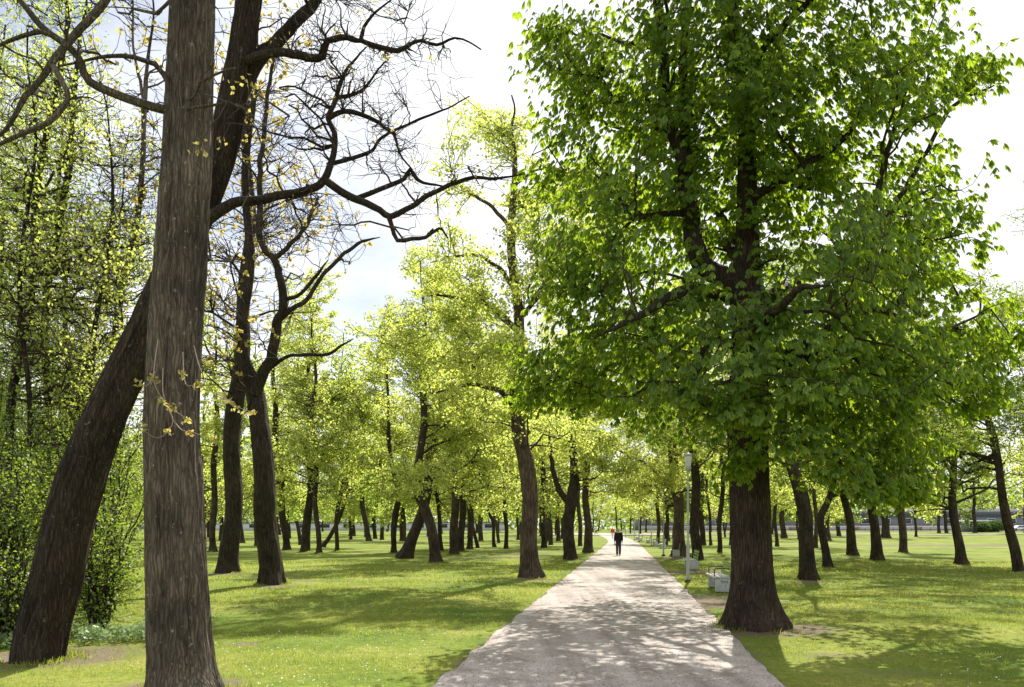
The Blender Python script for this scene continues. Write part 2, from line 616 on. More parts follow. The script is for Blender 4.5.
def dirt_at(x, y):
    r = np.zeros_like(x)
    for bx, by, rx, ry, k in BLOBS:
        q = ((x - bx) / rx) ** 2 + ((y - by) / ry) ** 2
        r = np.maximum(r, .95 * k * np.exp(-0.8 * q))
    e = np.abs(x - path_c(y)) - path_w(y) / 2
    r = np.maximum(r, 0.62 * np.exp(-np.clip(e, 0, None) / 0.13) * (y < 120))
    return r


def und(x, y):
    e = np.clip((np.abs(x - path_c(y)) - path_w(y) / 2 - 0.3) / 1.2, 0, 1)
    return (fbm(np.stack([x * .5, y * .5, 0 * x], -1), 3, 3) - 0.5) * 0.14 * e


def gheight(x, y):
    return gz(y) + und(np.asarray(x, float), np.asarray(y, float))


def axis(dense_lo, dense_hi, step, lo, hi, g=1.09):
    a = list(np.arange(dense_lo, dense_hi, step))
    s = step
    while a[-1] < hi:
        s *= g
        a.append(a[-1] + s)
    s = step
    b = []
    p = dense_lo
    while p > lo:
        s *= g
        p -= s
        b.append(p)
    return np.array(b[::-1] + a)


def build_ground():
    xs = axis(-12, 14, 0.16, -700, 700, 1.07)
    ys = axis(6, 34, 0.16, -60, 1400, 1.06)
    X, Y = np.meshgrid(xs, ys)
    Z = gheight(X, Y)
    far = np.clip((Y - 350) / 300, 0, 1)
    nx, ny = len(xs), len(ys)
    i, j = np.meshgrid(np.arange(ny - 1), np.arange(nx - 1), indexing='ij')
    q = np.stack([i * nx + j, i * nx + j + 1, (i + 1) * nx + j + 1, (i + 1) * nx + j], -1).reshape(-1, 4)
    o = mesh_obj('ground', np.stack([X, Y, Z], -1).reshape(-1, 3), [q], GROUND, smooth=True, attrs={'dirt': dirt_at(X, Y).ravel()})
    o['kind'] = 'structure'

    ds = np.concatenate([np.arange(-12, 40, 0.14), np.arange(40, 178, 0.6)])
    n = 15
    t = np.linspace(0, 1, n)
    lo = path_c(ds) - path_w(ds) / 2 + edge_noise(ds, 1)
    hi = path_c(ds) + path_w(ds) / 2 + edge_noise(ds, 2)
    X = lo[:, None] * (1 - t) + hi[:, None] * t
    Y = np.repeat(ds[:, None], n, 1)
    Z = gz(Y) + 0.012 + 0.02 * (1 - (2 * t - 1) ** 2)[None] + (fbm(np.stack([X, Y, 0 * X], -1), 5, 2) - .5) * .012
    i, j = np.meshgrid(np.arange(len(ds) - 1), np.arange(n - 1), indexing='ij')
    q = np.stack([i * n + j, i * n + j + 1, (i + 1) * n + j + 1, (i + 1) * n + j], -1).reshape(-1, 4)
    o = mesh_obj('path', np.stack([X, Y, Z], -1).reshape(-1, 3), [q], GRAVEL, smooth=True)
    o['kind'] = 'structure'
    # the broad crossing where the path meets another one
    xs = np.linspace(8, 150, 60)
    t = np.linspace(0, 1, 6)
    ylo = 150 + (xs - 15) * 0.06 + 2.0 * np.sin(xs * 0.2)
    wd = np.where(xs < 34, 20, 7) * 1.0
    Y = ylo[:, None] + t[None] * wd[:, None]
    X = np.repeat(xs[:, None], 6, 1)
    Z = gheight(X, Y) * 0 + gz(Y) + 0.1
    i, j = np.meshgrid(np.arange(59), np.arange(5), indexing='ij')
    q = np.stack([i * 6 + j, (i + 1) * 6 + j, (i + 1) * 6 + j + 1, i * 6 + j + 1], -1).reshape(-1, 4)
    o = mesh_obj('crossing_path', np.stack([X, Y, Z], -1).reshape(-1, 3), [q], GRAVEL, smooth=True)
    o['kind'] = 'structure'


build_ground()


# ------------------------------------------------------------------ leaves
def rand_unit(n, g):
    return unit(g.normal(size=(n, 3)))


def leaf_quads(P, size, g, aspect=0.75, droop=0.3, rsel=None, clump=None):
    """one folded kite per leaf"""
    n = len(P)
    d = rand_unit(n, g)
    d[:, 2] -= droop
    d = unit(d)
    nr = unit(np.cross(d, rand_unit(n, g)))
    sd = np.cross(d, nr)
    s = size * g.uniform(0.65, 1.35, (n, 1))
    a = P - d * s * 0.5
    tip = P + d * s * 0.5
    m = P + d * s * 0.06 + nr * s * 0.10
    V = np.stack([a, m + sd * s * aspect * .5, tip, m - sd * s * aspect * .5], 1).reshape(-1, 3)
    q = np.arange(n * 4).reshape(-1, 4)
    r = g.uniform(0, 1, n) if rsel is None else rsel
    return V, q, np.repeat(r, 4)


def palm_leaves(P, out, size, g, nl=6):
    """drooping hand-shaped leaves, each of nl folded leaflets"""
    n = len(P)
    out = unit(out + 0.35 * g.normal(size=(n, 3)))
    up = np.array([0, 0, 1.0])
    side = unit(np.cross(out, up) + 0.01)
    nup = np.cross(side, out)
    S = size * g.uniform(0.6, 1.25, n)
    droop = g.uniform(0.6, 2.0, n)
    rr = np.clip(g.normal(0.5, 0.25, n), 0, 1)
    ang = np.linspace(-1.25, 1.25, nl)
    Vs, rs = [], []
    for a in ang:
        aa = a + g.normal(0, 0.1, n)
        d = np.cos(aa)[:, None] * out + np.sin(aa)[:, None] * side
        d = unit(d - up * droop[:, None])
        ln = (S * (1 - 0.28 * abs(a) / 1.25) * g.uniform(.85, 1.1, n))[:, None]
        sd = unit(np.cross(d, nup) + 0.15 * g.normal(size=(n, 3)))
        nr = np.cross(sd, d)
        w = ln * 0.175
        base = P
        f = nr * w * 0.35
        p1l = base + d * ln * .45 + sd * w * .7 + f
        p1r = base + d * ln * .45 - sd * w * .7 + f
        cz = -up * ln * 0.07
        p2l = base + d * ln * .74 + sd * w + f * .8 + cz
        p2r = base + d * ln * .74 - sd * w + f * .8 + cz
        tip = base + d * ln + cz * 2.4
        Vs.append(np.stack([base, p1r, p2r, tip, p2l, p1l], 1))
        rs.append(np.clip(rr + g.normal(0, 0.06, n), 0, 1))
    V = np.stack(Vs, 1).reshape(-1, 3)
    r = np.repeat(np.stack(rs, 1).ravel(), 6)
    k = np.arange(n * nl)[:, None] * 6
    q = np.concatenate([k + np.array([0, 1, 2, 3]), k + np.array([0, 3, 4, 5])])
    return V, q, r


# ------------------------------------------------------------------ wood
def bark_tube(P, rad, sides, flare=None, rough=0.0, freq=9.0, seed=0, z0=0.0, lobes=5, lobe_amp=0.25, fh=0.4):
    """a trunk with a flared root foot and, when close, ridged bark"""
    P = np.asarray(P, float)
    m = len(P)
    tg = np.empty_like(P)
    tg[1:-1] = P[2:] - P[:-2]
    tg[0] = P[1] - P[0]
    tg[-1] = P[-1] - P[-2]
    tg = unit(tg)
    u = unit(np.cross(tg, np.array([0.0, 1.0, 0.15])))
    v = np.cross(tg, u)
    a = np.linspace(0, 2 * np.pi, sides, endpoint=False)
    A = np.repeat(a[None], m, 0)
    Rr = np.repeat(np.asarray(rad, float)[:, None], sides, 1)
    hz = np.clip(P[:, 2] - z0, 0, None)[:, None]
    if flare:
        e = np.exp(-hz / fh)
        lob = np.maximum(0, np.sin(lobes * A + seed) + 0.5 * np.sin((lobes - 2) * A + 2.1 * seed + 1)) * lobe_amp * 3.0
        Rr = Rr * (1 + flare * e * (0.55 + lob))
    s = np.concatenate([[0], np.cumsum(np.linalg.norm(np.diff(P, axis=0), axis=1))])
    S = np.repeat(s[:, None], sides, 1)
    # slow unevenness all the way up
    Rr = Rr * (1 + 0.12 * (fbm(np.stack([np.cos(A) * 1.3 + seed, np.sin(A) * 1.3, S * 0.8], -1), seed, 3) - .5) * 2)
    if rough:
        rr = np.asarray(rad).mean()
        k = freq
        w = (vnoise(np.stack([np.cos(A) * 3, np.sin(A) * 3, S * 2.0], -1), 31) - .5) * 1.1
        p = np.stack([np.cos(A + w * .25) * k, np.sin(A + w * .25) * k, S * 1.6 + w], -1)
        n1 = vnoise(p, 5)
        n2 = vnoise(p * 2.1 + 3, 6)
        ridge = 1 - np.abs(2 * n1 - 1)
        ridge = np.clip(ridge * 1.25 - .25, 0, 1) ** 0.8
        Rr = Rr + rough * (ridge - 0.6) + rough * 0.5 * (n2 - .5)
    V = P[:, None] + Rr[..., None] * (np.cos(A)[..., None] * u[:, None] + np.sin(A)[..., None] * v[:, None])
    n = sides
    i, j = np.meshgrid(np.arange(m - 1), np.arange(n), indexing='ij')
    q = np.stack([i * n + j, i * n + (j + 1) % n, (i + 1) * n + (j + 1) % n, (i + 1) * n + j], -1).reshape(-1, 4)
    return V.reshape(-1, 3), q


def stem_world(pts, d, wob=0.0, seed=0):
    """pts (x, y, width px[, extra metres of depth]) -> rows x, y, z, radius"""
    r = []
    for k, p in enumerate(pts):
        dd = d + (p[3] if len(p) > 3 else 0.0)
        w = W(p[0], p[1], dd)
        r.append([w[0], w[1], w[2], max(p[2] * d / F / 2, 0.004)])
    return np.array(r)


def bez(A, B, C, n):
    t = np.linspace(0, 1, n)[None, :, None]
    return A[:, None] * (1 - t) ** 2 + 2 * B[:, None] * t * (1 - t) + C[:, None] * t * t


def attach(nodes, nrad, T, g, n, up=0.5, wob=0.06, low=1.5, rlim=0.5, r_end=0.008, taper=0.02):
    """curved branches from the best node to every target"""
    D = T[:, None] - nodes[None]
    L = np.linalg.norm(D, axis=-1)
    hor = np.linalg.norm(D[..., :2], axis=-1)
    cost = L + low * np.maximum(0, 0.25 * hor - D[..., 2])
    k = cost.argmin(1)
    A = nodes[k]
    L = np.linalg.norm(T - A, axis=1)
    mid = (A + T) / 2
    mid[:, 2] += up * 0.25 * L * np.sign(g.uniform(-0.4, 1, len(T)))
    mid += g.normal(size=mid.shape) * (0.10 * L)[:, None]
    P = bez(A, mid, T, n)
    w = g.normal(size=P.shape) * (wob * L)[:, None, None] * 0.5
    w[:, 0] = 0
    P = P + w
    r0 = np.minimum(nrad[k] * rlim, 0.012 + taper * L)
    t = np.linspace(0, 1, n)[None]
    rad = r0[:, None] * (1 - t) + r_end * t
    return P, rad


def in_lobes(lobes, n, g, shell=0.45):
    """points inside ellipsoids (cx, cy, cz, rx, ry, rz[, weight])"""
    lb = np.array([l[:6] for l in lobes], float)
    wt = np.array([l[6] if len(l) > 6 else l[3] * l[4] * l[5] for l in lobes], float)
    k = g.choice(len(lb), n, p=wt / wt.sum())
    d = rand_unit(n, g)
    r = (shell + (1 - shell) * g.uniform(0, 1, n) ** 0.7)[:, None]
    return lb[k, :3] + d * r * lb[k, 3:6], k


FEET = []


def make_tree(name, label, cat, group, stems, lobes, leaf, lmat, bark, seed, n_bough=26, n_twig=220, n_leaf=4000, size=0.1, spread=0.25,
              sides=10, flare=0.5, near=None, limb_parts=False, palm=None, tufts=0, twig_sides=3, aspect=0.75, base=None, fine=0, twig_r=0.005,
              bough_taper=0.02, crown_start=None, bough_n=7, bark_limb=None, droop=0.3, free_twigs=False):
    """tree > trunk, limb (close trees), crown (twigs and leaves)"""
    g = np.random.default_rng(seed)
    st = stems[0]
    bx, by = st[0, 0], st[0, 1]
    bz = float(gheight(np.array([bx]), np.array([by]))[0])
    FEET.append((bx, by, st[0, 3]))
    root = thing(name, label, cat, (bx, by, bz), group)
    off = np.array([bx, by, bz])
    nodes, nrad = [], []
    tb = Buf()
    limbs = []
    for k, s in enumerate(stems):
        step = (0.35 if st[0, 1] > 60 else .12) if near is None else (0.035 if k == 0 else 0.08)
        sp = smooth_path(s, step)
        sp[:, 3] = np.maximum(sp[:, 3], 0.004)
        if k > 0:
            q_ = np.stack([np.arange(len(sp)) * step * 2.6, np.full(len(sp), k * 7.3), np.full(len(sp), seed * 1.1)], -1)
            amp = np.clip(np.arange(len(sp)) * step * 1.2, 0, 1) * np.minimum(.09, .03 + sp[:, 3] * .6) * (1.0 if near else 1.3)
            for c in range(3):
                sp[:, c] += (fbm(q_ + 5.1 * c, 40 + c, 3) - .5) * 2 * amp
            tl = np.clip((len(sp) - 1 - np.arange(len(sp))) * step / .5, 0, 1)
            sp[:, 3] = sp[:, 3] * (.35 + .65 * tl) + .003
        wv = g.normal(size=(3,))
        if near is None and k == 0:
            sp[:, 0] += 0.05 * np.sin(sp[:, 2] * 1.1 + wv[0] * 3) * np.clip(sp[:, 2] - bz, 0, 2)
        if k == 0:
            # foot goes into the soil
            sp = np.vstack([[sp[0, 0], sp[0, 1], bz - 0.12, sp[0, 3]], sp[sp[:, 2] > bz + 0.02]])
            if near:
                V, q = bark_tube(sp[:, :3], sp[:, 3], near['sides'], near.get('flare', flare), near['rough'], near['freq'], seed, bz,
                                 near.get('lobes', 5), near.get('lobe_amp', .25), near.get('fh', .4))
            else:
                V, q = bark_tube(sp[:, :3], sp[:, 3], sides, flare * g.uniform(.6, 1.2), (0.03 if by < 60 else 0), 4.0, seed, bz, int(g.integers(4, 8)), 0.36, max(0.22, .9 * sp[0, 3]))
            tb.add(V - off, q)
        else:
            sd = max(6, sides // 2) if near is None else max(8, near['sides'] // 5)
            V, q = bark_tube(sp[:, :3], sp[:, 3], sd, None, (near['rough'] * .35 if near else 0), (near['freq'] * .6 if near else 0), seed + k)
            if limb_parts:
                limbs.append((V - off, q))
            else:
                tb.add(V - off, q)
        lo = (crown_start if crown_start is not None else 0.3)
        sel = np.linspace(0, 1, len(sp)) > (lo if k == 0 else 0.12)
        sub = sp[sel][:: max(1, int(0.3 / step))]
        nodes.append(sub[:, :3])
        nrad.append(sub[:, 3])
    nodes = np.vstack(nodes)
    nrad = np.concatenate(nrad)
    cb = Buf()
    tip_nodes, tip_rad = nodes, nrad
    if n_bough:
        T, _ = in_lobes(lobes, n_bough, g, 0.55)
        P, rad = attach(nodes, nrad, T, g, bough_n, 0.6, 0.07, 1.6, 0.55, 0.010, bough_taper)
        V, q = tubes(P, rad, 5 if near is None else 6)
        tb.add(V - off, q)
        tip_nodes = np.vstack([nodes, P[:, 2:].reshape(-1, 3)])
        tip_rad = np.concatenate([nrad, rad[:, 2:].ravel()])
    T, _ = in_lobes(lobes, n_twig, g, 0.2)
    P, rad = attach(tip_nodes, tip_rad, T, g, 5, 0.2, 0.09, 0.8, 0.6, twig_r, 0.008)
    V, q = tubes(P, rad, twig_sides)
    cb.add(V - off, q)
    ntw = len(q)
    src = P
    if fine:
        # one more order of thin twigs off the twigs
        tn = P[:, 1:].reshape(-1, 3)
        k = g.integers(0, len(tn), fine)
        dirs = rand_unit(fine, g)
        dirs[:, 2] = dirs[:, 2] * .7 + .1
        ln = g.uniform(0.35, 1.0, fine)[:, None] * spread * 3.2
        A = tn[k]
        C = A + dirs * ln
        M = (A + C) / 2 + g.normal(size=A.shape) * ln * .07
        P2 = bez(A, M, C, 5)
        P2[:, 1:] += g.normal(size=P2[:, 1:].shape) * ln[:, None] * .035
        rd = np.linspace(twig_r * 1.1, twig_r * .5, 5)[None].repeat(fine, 0)
        V, q2 = tubes(P2, rd, 3)
        cb.add(V - off, q2)
        ntw += len(q2)
        src = np.concatenate([P, P2])
    if n_leaf:
        k = g.integers(0, len(src), n_leaf)
        t = g.uniform(0.25, 1.0, n_leaf) ** 0.7 * (src.shape[1] - 1)
        i = np.clip(t.astype(int), 0, src.shape[1] - 2)
        fr = (t - i)[:, None]
        pos = src[k, i] * (1 - fr) + src[k, i + 1] * fr
        if tufts:
            # leaves sit in opening buds at the twig ends
            c = src[:, -1][g.integers(0, len(src), n_leaf // tufts)]
            pos = np.repeat(c, tufts, 0) + g.normal(size=(len(c) * tufts, 3)) * spread * 0.22
        else:
            pos = pos + g.normal(size=(n_leaf, 3)) * spread * np.array([1, 1, .55])
        if palm:
            ax = np.stack([pos[:, 0] - src[:, 0, 0].mean(), pos[:, 1] - src[:, 0, 1].mean(), 0 * pos[:, 0]], -1)
            V, q, r = palm_leaves(pos - off, unit(ax) + g.normal(size=pos.shape) * 0.6, size, g, palm)
        else:
            V, q, r = leaf_quads(pos - off, size, g, aspect, droop)
            # whole sprays differ a little from each other
            r = np.clip(r * .6 + .4 * np.repeat(fbm(pos * 0.9, seed % 17, 2), 4), 0, 1)
        cb.add(V, q, r=r)
    V, f = tb.arrays()
    mesh_obj('trunk', V, f, bark, root, smooth=True)
    for V, q in limbs:
        mesh_obj('limb', V, [q], bark_limb or bark, root, smooth=True)
    V, f = cb.arrays()
    nf = sum(len(k) for k in f)
    mi = np.ones(nf, int)
    mi[:ntw] = 0
    mesh_obj('crown', V, f, [TWIG, lmat], root, rnd=np.concatenate(cb.r), midx=mi, smooth=(mi == 0))
    return root


# ------------------------------------------------------------------ the trees one can tell apart
def lobes_px(L, d):
    """picture ellipses (x, y, rx, ry, depth offset m, depth radius m[, weight]) -> ellipsoids"""
    r = []
    for l in L:
        c = W(l[0], l[1], d + l[4])
        s = (d + l[4]) / F
        r.append((c[0], c[1], c[2], l[2] * s, l[5], l[3] * s) + ((l[6],) if len(l) > 6 else ()))
    return r


def chestnut():
    d = dist(628)
    st = [stem_world([(754, 628, 50), (753, 600, 43), (752, 560, 39), (750, 500, 38), (748, 430, 38), (749, 360, 34), (748, 310, 30), (747, 280, 27), (747, 220, 20), (747, 150, 16),
                      (744, 85, 13), (735, 30, 11), (728, -60, 9), (735, -200, 6), (738, -330, 3)], d),
          stem_world([(745, 290, 22), (728, 278, 20), (706, 268, 19), (694, 245, 18), (688, 200, 16), (679, 150, 13), (666, 110, 11), (661, 60, 9), (655, -30, 7), (640, -140, 4)], d),
          stem_world([(687, 200, 11), (684, 140, 9.5, .2), (684, 60, 8, .5), (688, 0, 7, .8), (700, -90, 5, 1), (705, -180, 3, 1)], d),
          stem_world([(750, 200, 10), (762, 192, 9, -.3), (776, 182, 8, -.5), (795, 170, 6, -.8), (830, 150, 5, -1), (870, 110, 3, -1.2)], d),
          stem_world([(750, 385, 17), (775, 365, 13, -.3), (812, 340, 11, -.6), (845, 312, 9, -.9), (866, 250, 7, -1), (880, 180, 5, -1), (905, 100, 3.5, -1)], d),
          stem_world([(742, 305, 12), (715, 292, 10, -.6), (690, 290, 9, -1.2), (660, 303, 7, -1.8), (630, 321, 5, -2.0), (608, 332, 3, -2.2), (595, 338, 1.5, -2.2)], d),
          stem_world([(690, 215, 8), (677, 213, 6), (650, 215, 5, -.2), (628, 223, 4, -.4), (612, 248, 3, -.6)], d),
          stem_world([(742, 350, 9), (720, 340, 6, -1), (703, 350, 5, -1.4), (692, 385, 4, -1.7), (681, 400, 3, -1.9)], d),
          stem_world([(749, 330, 14), (775, 300, 11, 1.2), (820, 270, 9, 2), (880, 240, 6, 2.6), (940, 220, 4, 3), (970, 205, 2, 3)], d),
          stem_world([(747, 260, 10), (735, 235, 9, 1.5), (700, 190, 7, 2.5), (640, 140, 5, 3.2), (580, 110, 3, 3.6)], d),
          stem_world([(749, 350, 10), (760, 330, 9, -1.5), (775, 310, 7, -2.6), (800, 290, 5, -3.4), (830, 285, 3, -4)], d),
          stem_world([(744, 90, 7), (770, 40, 6, -.4), (820, -10, 5, -.8), (870, -50, 3, -1)], d),
          stem_world([(750, 330, 16), (720, 310, 13, 2.5), (680, 300, 10, 5), (650, 310, 7, 7), (630, 330, 4, 9)], d),  # this and the next two limbs carry the added rear crown
          stem_world([(752, 300, 14), (790, 290, 11, 2), (830, 300, 8, 4), (860, 320, 5, 6)], d),
          stem_world([(748, 270, 13), (720, 240, 10, 2.5), (680, 220, 7, 5), (650, 210, 4, 7)], d),
          stem_world([(868, 240, 5, -1), (910, 180, 4, -.9), (950, 110, 3, -.8), (995, 85, 2, -.7)], d)]
    L = [(600, 70, 85, 80, 0, 2.6), (575, 160, 62, 70, .3, 2.2), (595, 260, 68, 70, -.6, 2.4), (580, 335, 55, 42, .3, 2.0), (620, 375, 60, 34, .6, 2.4), (600, 400, 60, 22, 3.0, 1.6), (660, 420, 60, 26, 3.0, 1.8), (720, 405, 55, 45, -2.0, 1.0, 1.0), (610, 330, 60, 60, 6, 2.5, 2.2), (660, 250, 80, 80, 7, 3.0, 4.5), (620, 200, 60, 70, 5, 2.5, 3.0), (640, 375, 55, 42, 9, 2.6, 1.7), (700, 330, 70, 60, 8, 2.5, 2.5), (665, 330, 70, 70, -.6, 2.4),  # deepest lobes are unseen back crown, added to throw dapple on the path
         (680, 150, 80, 110, .2, 3.0), (700, 20, 100, 90, 0, 3.2), (790, 40, 95, 90, -.2, 3.2), (760, 160, 90, 100, .6, 3.4), (850, 140, 85, 100, -.4, 3.0), (905, 60, 50, 55, -.8, 1.6),
         (965, 72, 42, 24, -.8, .8, 1.6), (925, 170, 42, 60, -.5, 1.8), (900, 260, 70, 65, -.3, 2.4, 4.5), (830, 270, 80, 80, -1.4, 2.6, 5), (850, 370, 85, 70, -1.2, 2.4, 5.5), (905, 395, 45, 62, -.9, 1.6, 2), (850, 330, 80, 70, 5, 2.5, 2.2), (890, 240, 70, 70, 4.5, 2.5, 2.2), (820, 400, 70, 50, 4, 2.2, 1.4),  # the hidden lobes behind the trunk are added to shade the right lawn
         (880, 440, 58, 34, -1, 1.6, 1.7), (790, 395, 75, 66, -2.0, 2.0, 3), (735, 345, 70, 60, -1.6, 1.8, 2.2), (700, 395, 55, 50, -2.2, 1.5), (668, 405, 40, 22, -1.4, 1.4), (800, 450, 55, 22, -2.2, 1.2),
         (738, 468, 24, 22, -1.1, .4, .4), (960, 345, 50, 58, .8, 1.6), (1000, 335, 26, 30, .9, 1.0, 1.4), (985, 395, 30, 30, .9, 1.0, 1.2), (545, 355, 45, 40, .2, 1.6), (535, 398, 30, 16, .6, .9, .8), (560, 385, 40, 18, 1.5, 1.6), (920, 490, 14, 10, -.8, .4, .25), (860, 478, 42, 24, -1.6, 1.0, 1.2), (905, 482, 32, 22, -1.2, .8, 1.0), (930, 440, 26, 30, -.5, 1.0),
         (690, -120, 140, 90, 0, 3.2), (800, -100, 110, 80, .2, 3), (740, -260, 110, 110, 0, 2.6), (545, 30, 26, 30, .2, .8, 1.0), (900, 0, 40, 30, -.8, 1.2)]
    make_tree('chestnut_tree', 'huge horse chestnut with dense dark green drooping leaves beside the path, on its right', 'tree', None, st, lobes_px(L, d), None, L_CHEST, BARK_BROWN,
              11, n_bough=170, n_twig=3000, n_leaf=42000, size=0.138, spread=0.17, near=dict(sides=220, rough=0.028, freq=9, flare=.2, lobes=7, lobe_amp=.5, fh=.42), limb_parts=True, palm=6,
              crown_start=0.3, bark_limb=BARK_DARK, bough_taper=.014)


def front_tree():
    d = dist(697)
    st = [stem_world([(182, 697, 74), (180, 660, 66), (177, 600, 63), (175, 500, 58), (172, 420, 55), (175, 340, 54), (180, 260, 53), (186, 170, 50), (190, 80, 46), (193, 0, 44), (200, -120, 34),
                      (205, -260, 22), (200, -420, 8)], d),
          stem_world([(184, 110, 14), (165, 110, 9.5, -.1), (135, 102, 8.5, -.2), (91, 81, 8, -.3), (80, 62, 7, -.35), (66, 47, 6.5, -.4), (40, 27, 5.5, -.5), (22, 4, 5, -.5), (-10, -40, 4, -.6)], d),
          stem_world([(184, 150, 6), (165, 75, 5, -.2), (145, 62, 4, -.3), (110, 58, 3, -.4), (60, 66, 2, -.5)], d),
          stem_world([(188, -40, 14), (140, -30, 9, -.4), (103, 0, 7.5, -.6), (66, 44, 6.5, -.7), (50, 63, 6, -.7), (30, 88, 4.5, -.7), (5, 130, 3.5, -.7), (-30, 150, 3, -.7)], d),
          stem_world([(53, 66, 5, -.7), (62, 82, 4.5, -.8), (69, 100, 4, -.8), (48, 122, 4.5, -.8), (10, 140, 4, -.8), (-20, 160, 3, -.8)], d),
          stem_world([(66, 44, 4, -.5), (40, 32, 3.5, -.5), (0, 45, 3, -.5), (-30, 55, 2, -.5)], d),
          stem_world([(195, -60, 16), (240, -110, 11, .4), (300, -170, 8, .8), (350, -250, 5, 1)], d)]
    st[0][:, 3] *= .92
    for l in st[1:]:
        l[:, 3] *= .85
    L = [(60, 40, 90, 50, -.4, .8), (130, -40, 90, 70, 0, 1.2), (230, -80, 110, 90, 0, 1.4), (150, 130, 40, 80, -.3, .5), (250, 90, 60, 70, -.6, .7), (190, -250, 130, 120, 0, 1.6), (30, 120, 50, 40, -.7, .5),
         (215, 190, 40, 70, -.7, .4)]
    t = make_tree('maple_tree', 'nearest trunk, straight thick and grey-brown with ridged bark, bare budding twigs', 'tree', None, st, lobes_px(L, d), None, L_BUD, BARK_GREY, 21,
                  n_bough=30, n_twig=150, n_leaf=640, size=0.055, spread=0.2, near=dict(sides=270, rough=0.026, freq=9, flare=.25, lobes=5, lobe_amp=.18, fh=.25), limb_parts=True, tufts=6,
                  crown_start=.62, fine=350, twig_r=.0045, bough_taper=.008)
    # the pale drooping shoots low on the trunk, with their opening buds
    g = np.random.default_rng(5)
    off = np.array(t.location)
    shoots = [[(158, 340), (154, 370), (155, 385), (163, 400)], [(163, 368), (163, 392), (168, 408), (173, 420), (168, 432), (158, 438), (148, 434), (143, 428)],
              [(173, 420), (182, 430), (192, 432), (203, 436), (212, 438)], [(168, 408), (178, 413), (187, 419)], [(183, 352), (184, 378), (188, 386), (197, 384)],
              [(194, 346), (200, 368), (212, 392), (225, 400), (240, 408), (252, 412)], [(219, 393), (228, 402), (238, 409)], [(155, 372), (150, 382), (146, 386), (139, 384)]]
    for s in shoots:
        n = len(s)
        rows = np.array([list(W(x, y, d - .26 - .16 * min(k, 1) - .05 * k)) + [0.006 * (1 - k / (n + 1))] for k, (x, y) in enumerate(s)])
        rows = smooth_path(rows, 0.04)
        tw, buds = Buf(), []
        tw.tube(rows[:, :3] - off, np.maximum(rows[:, 3], .0025), 5)
        for k in range(2 if len(s) < 8 else 3):
            e = rows[-1 - k * 6, :3] - off if k else rows[-1, :3] - off
            V, q, r = leaf_quads(e + g.normal(size=(9, 3)) * .022, .05, g, .6, -.3)
            lb = Buf()
            lb.add(V, q, r=r)
            buds.append(lb)
        sh = tw.build('shoot', TWIG_PALE, t, True)
        for lb in buds:
            lb.build('bud', L_BUD, sh)


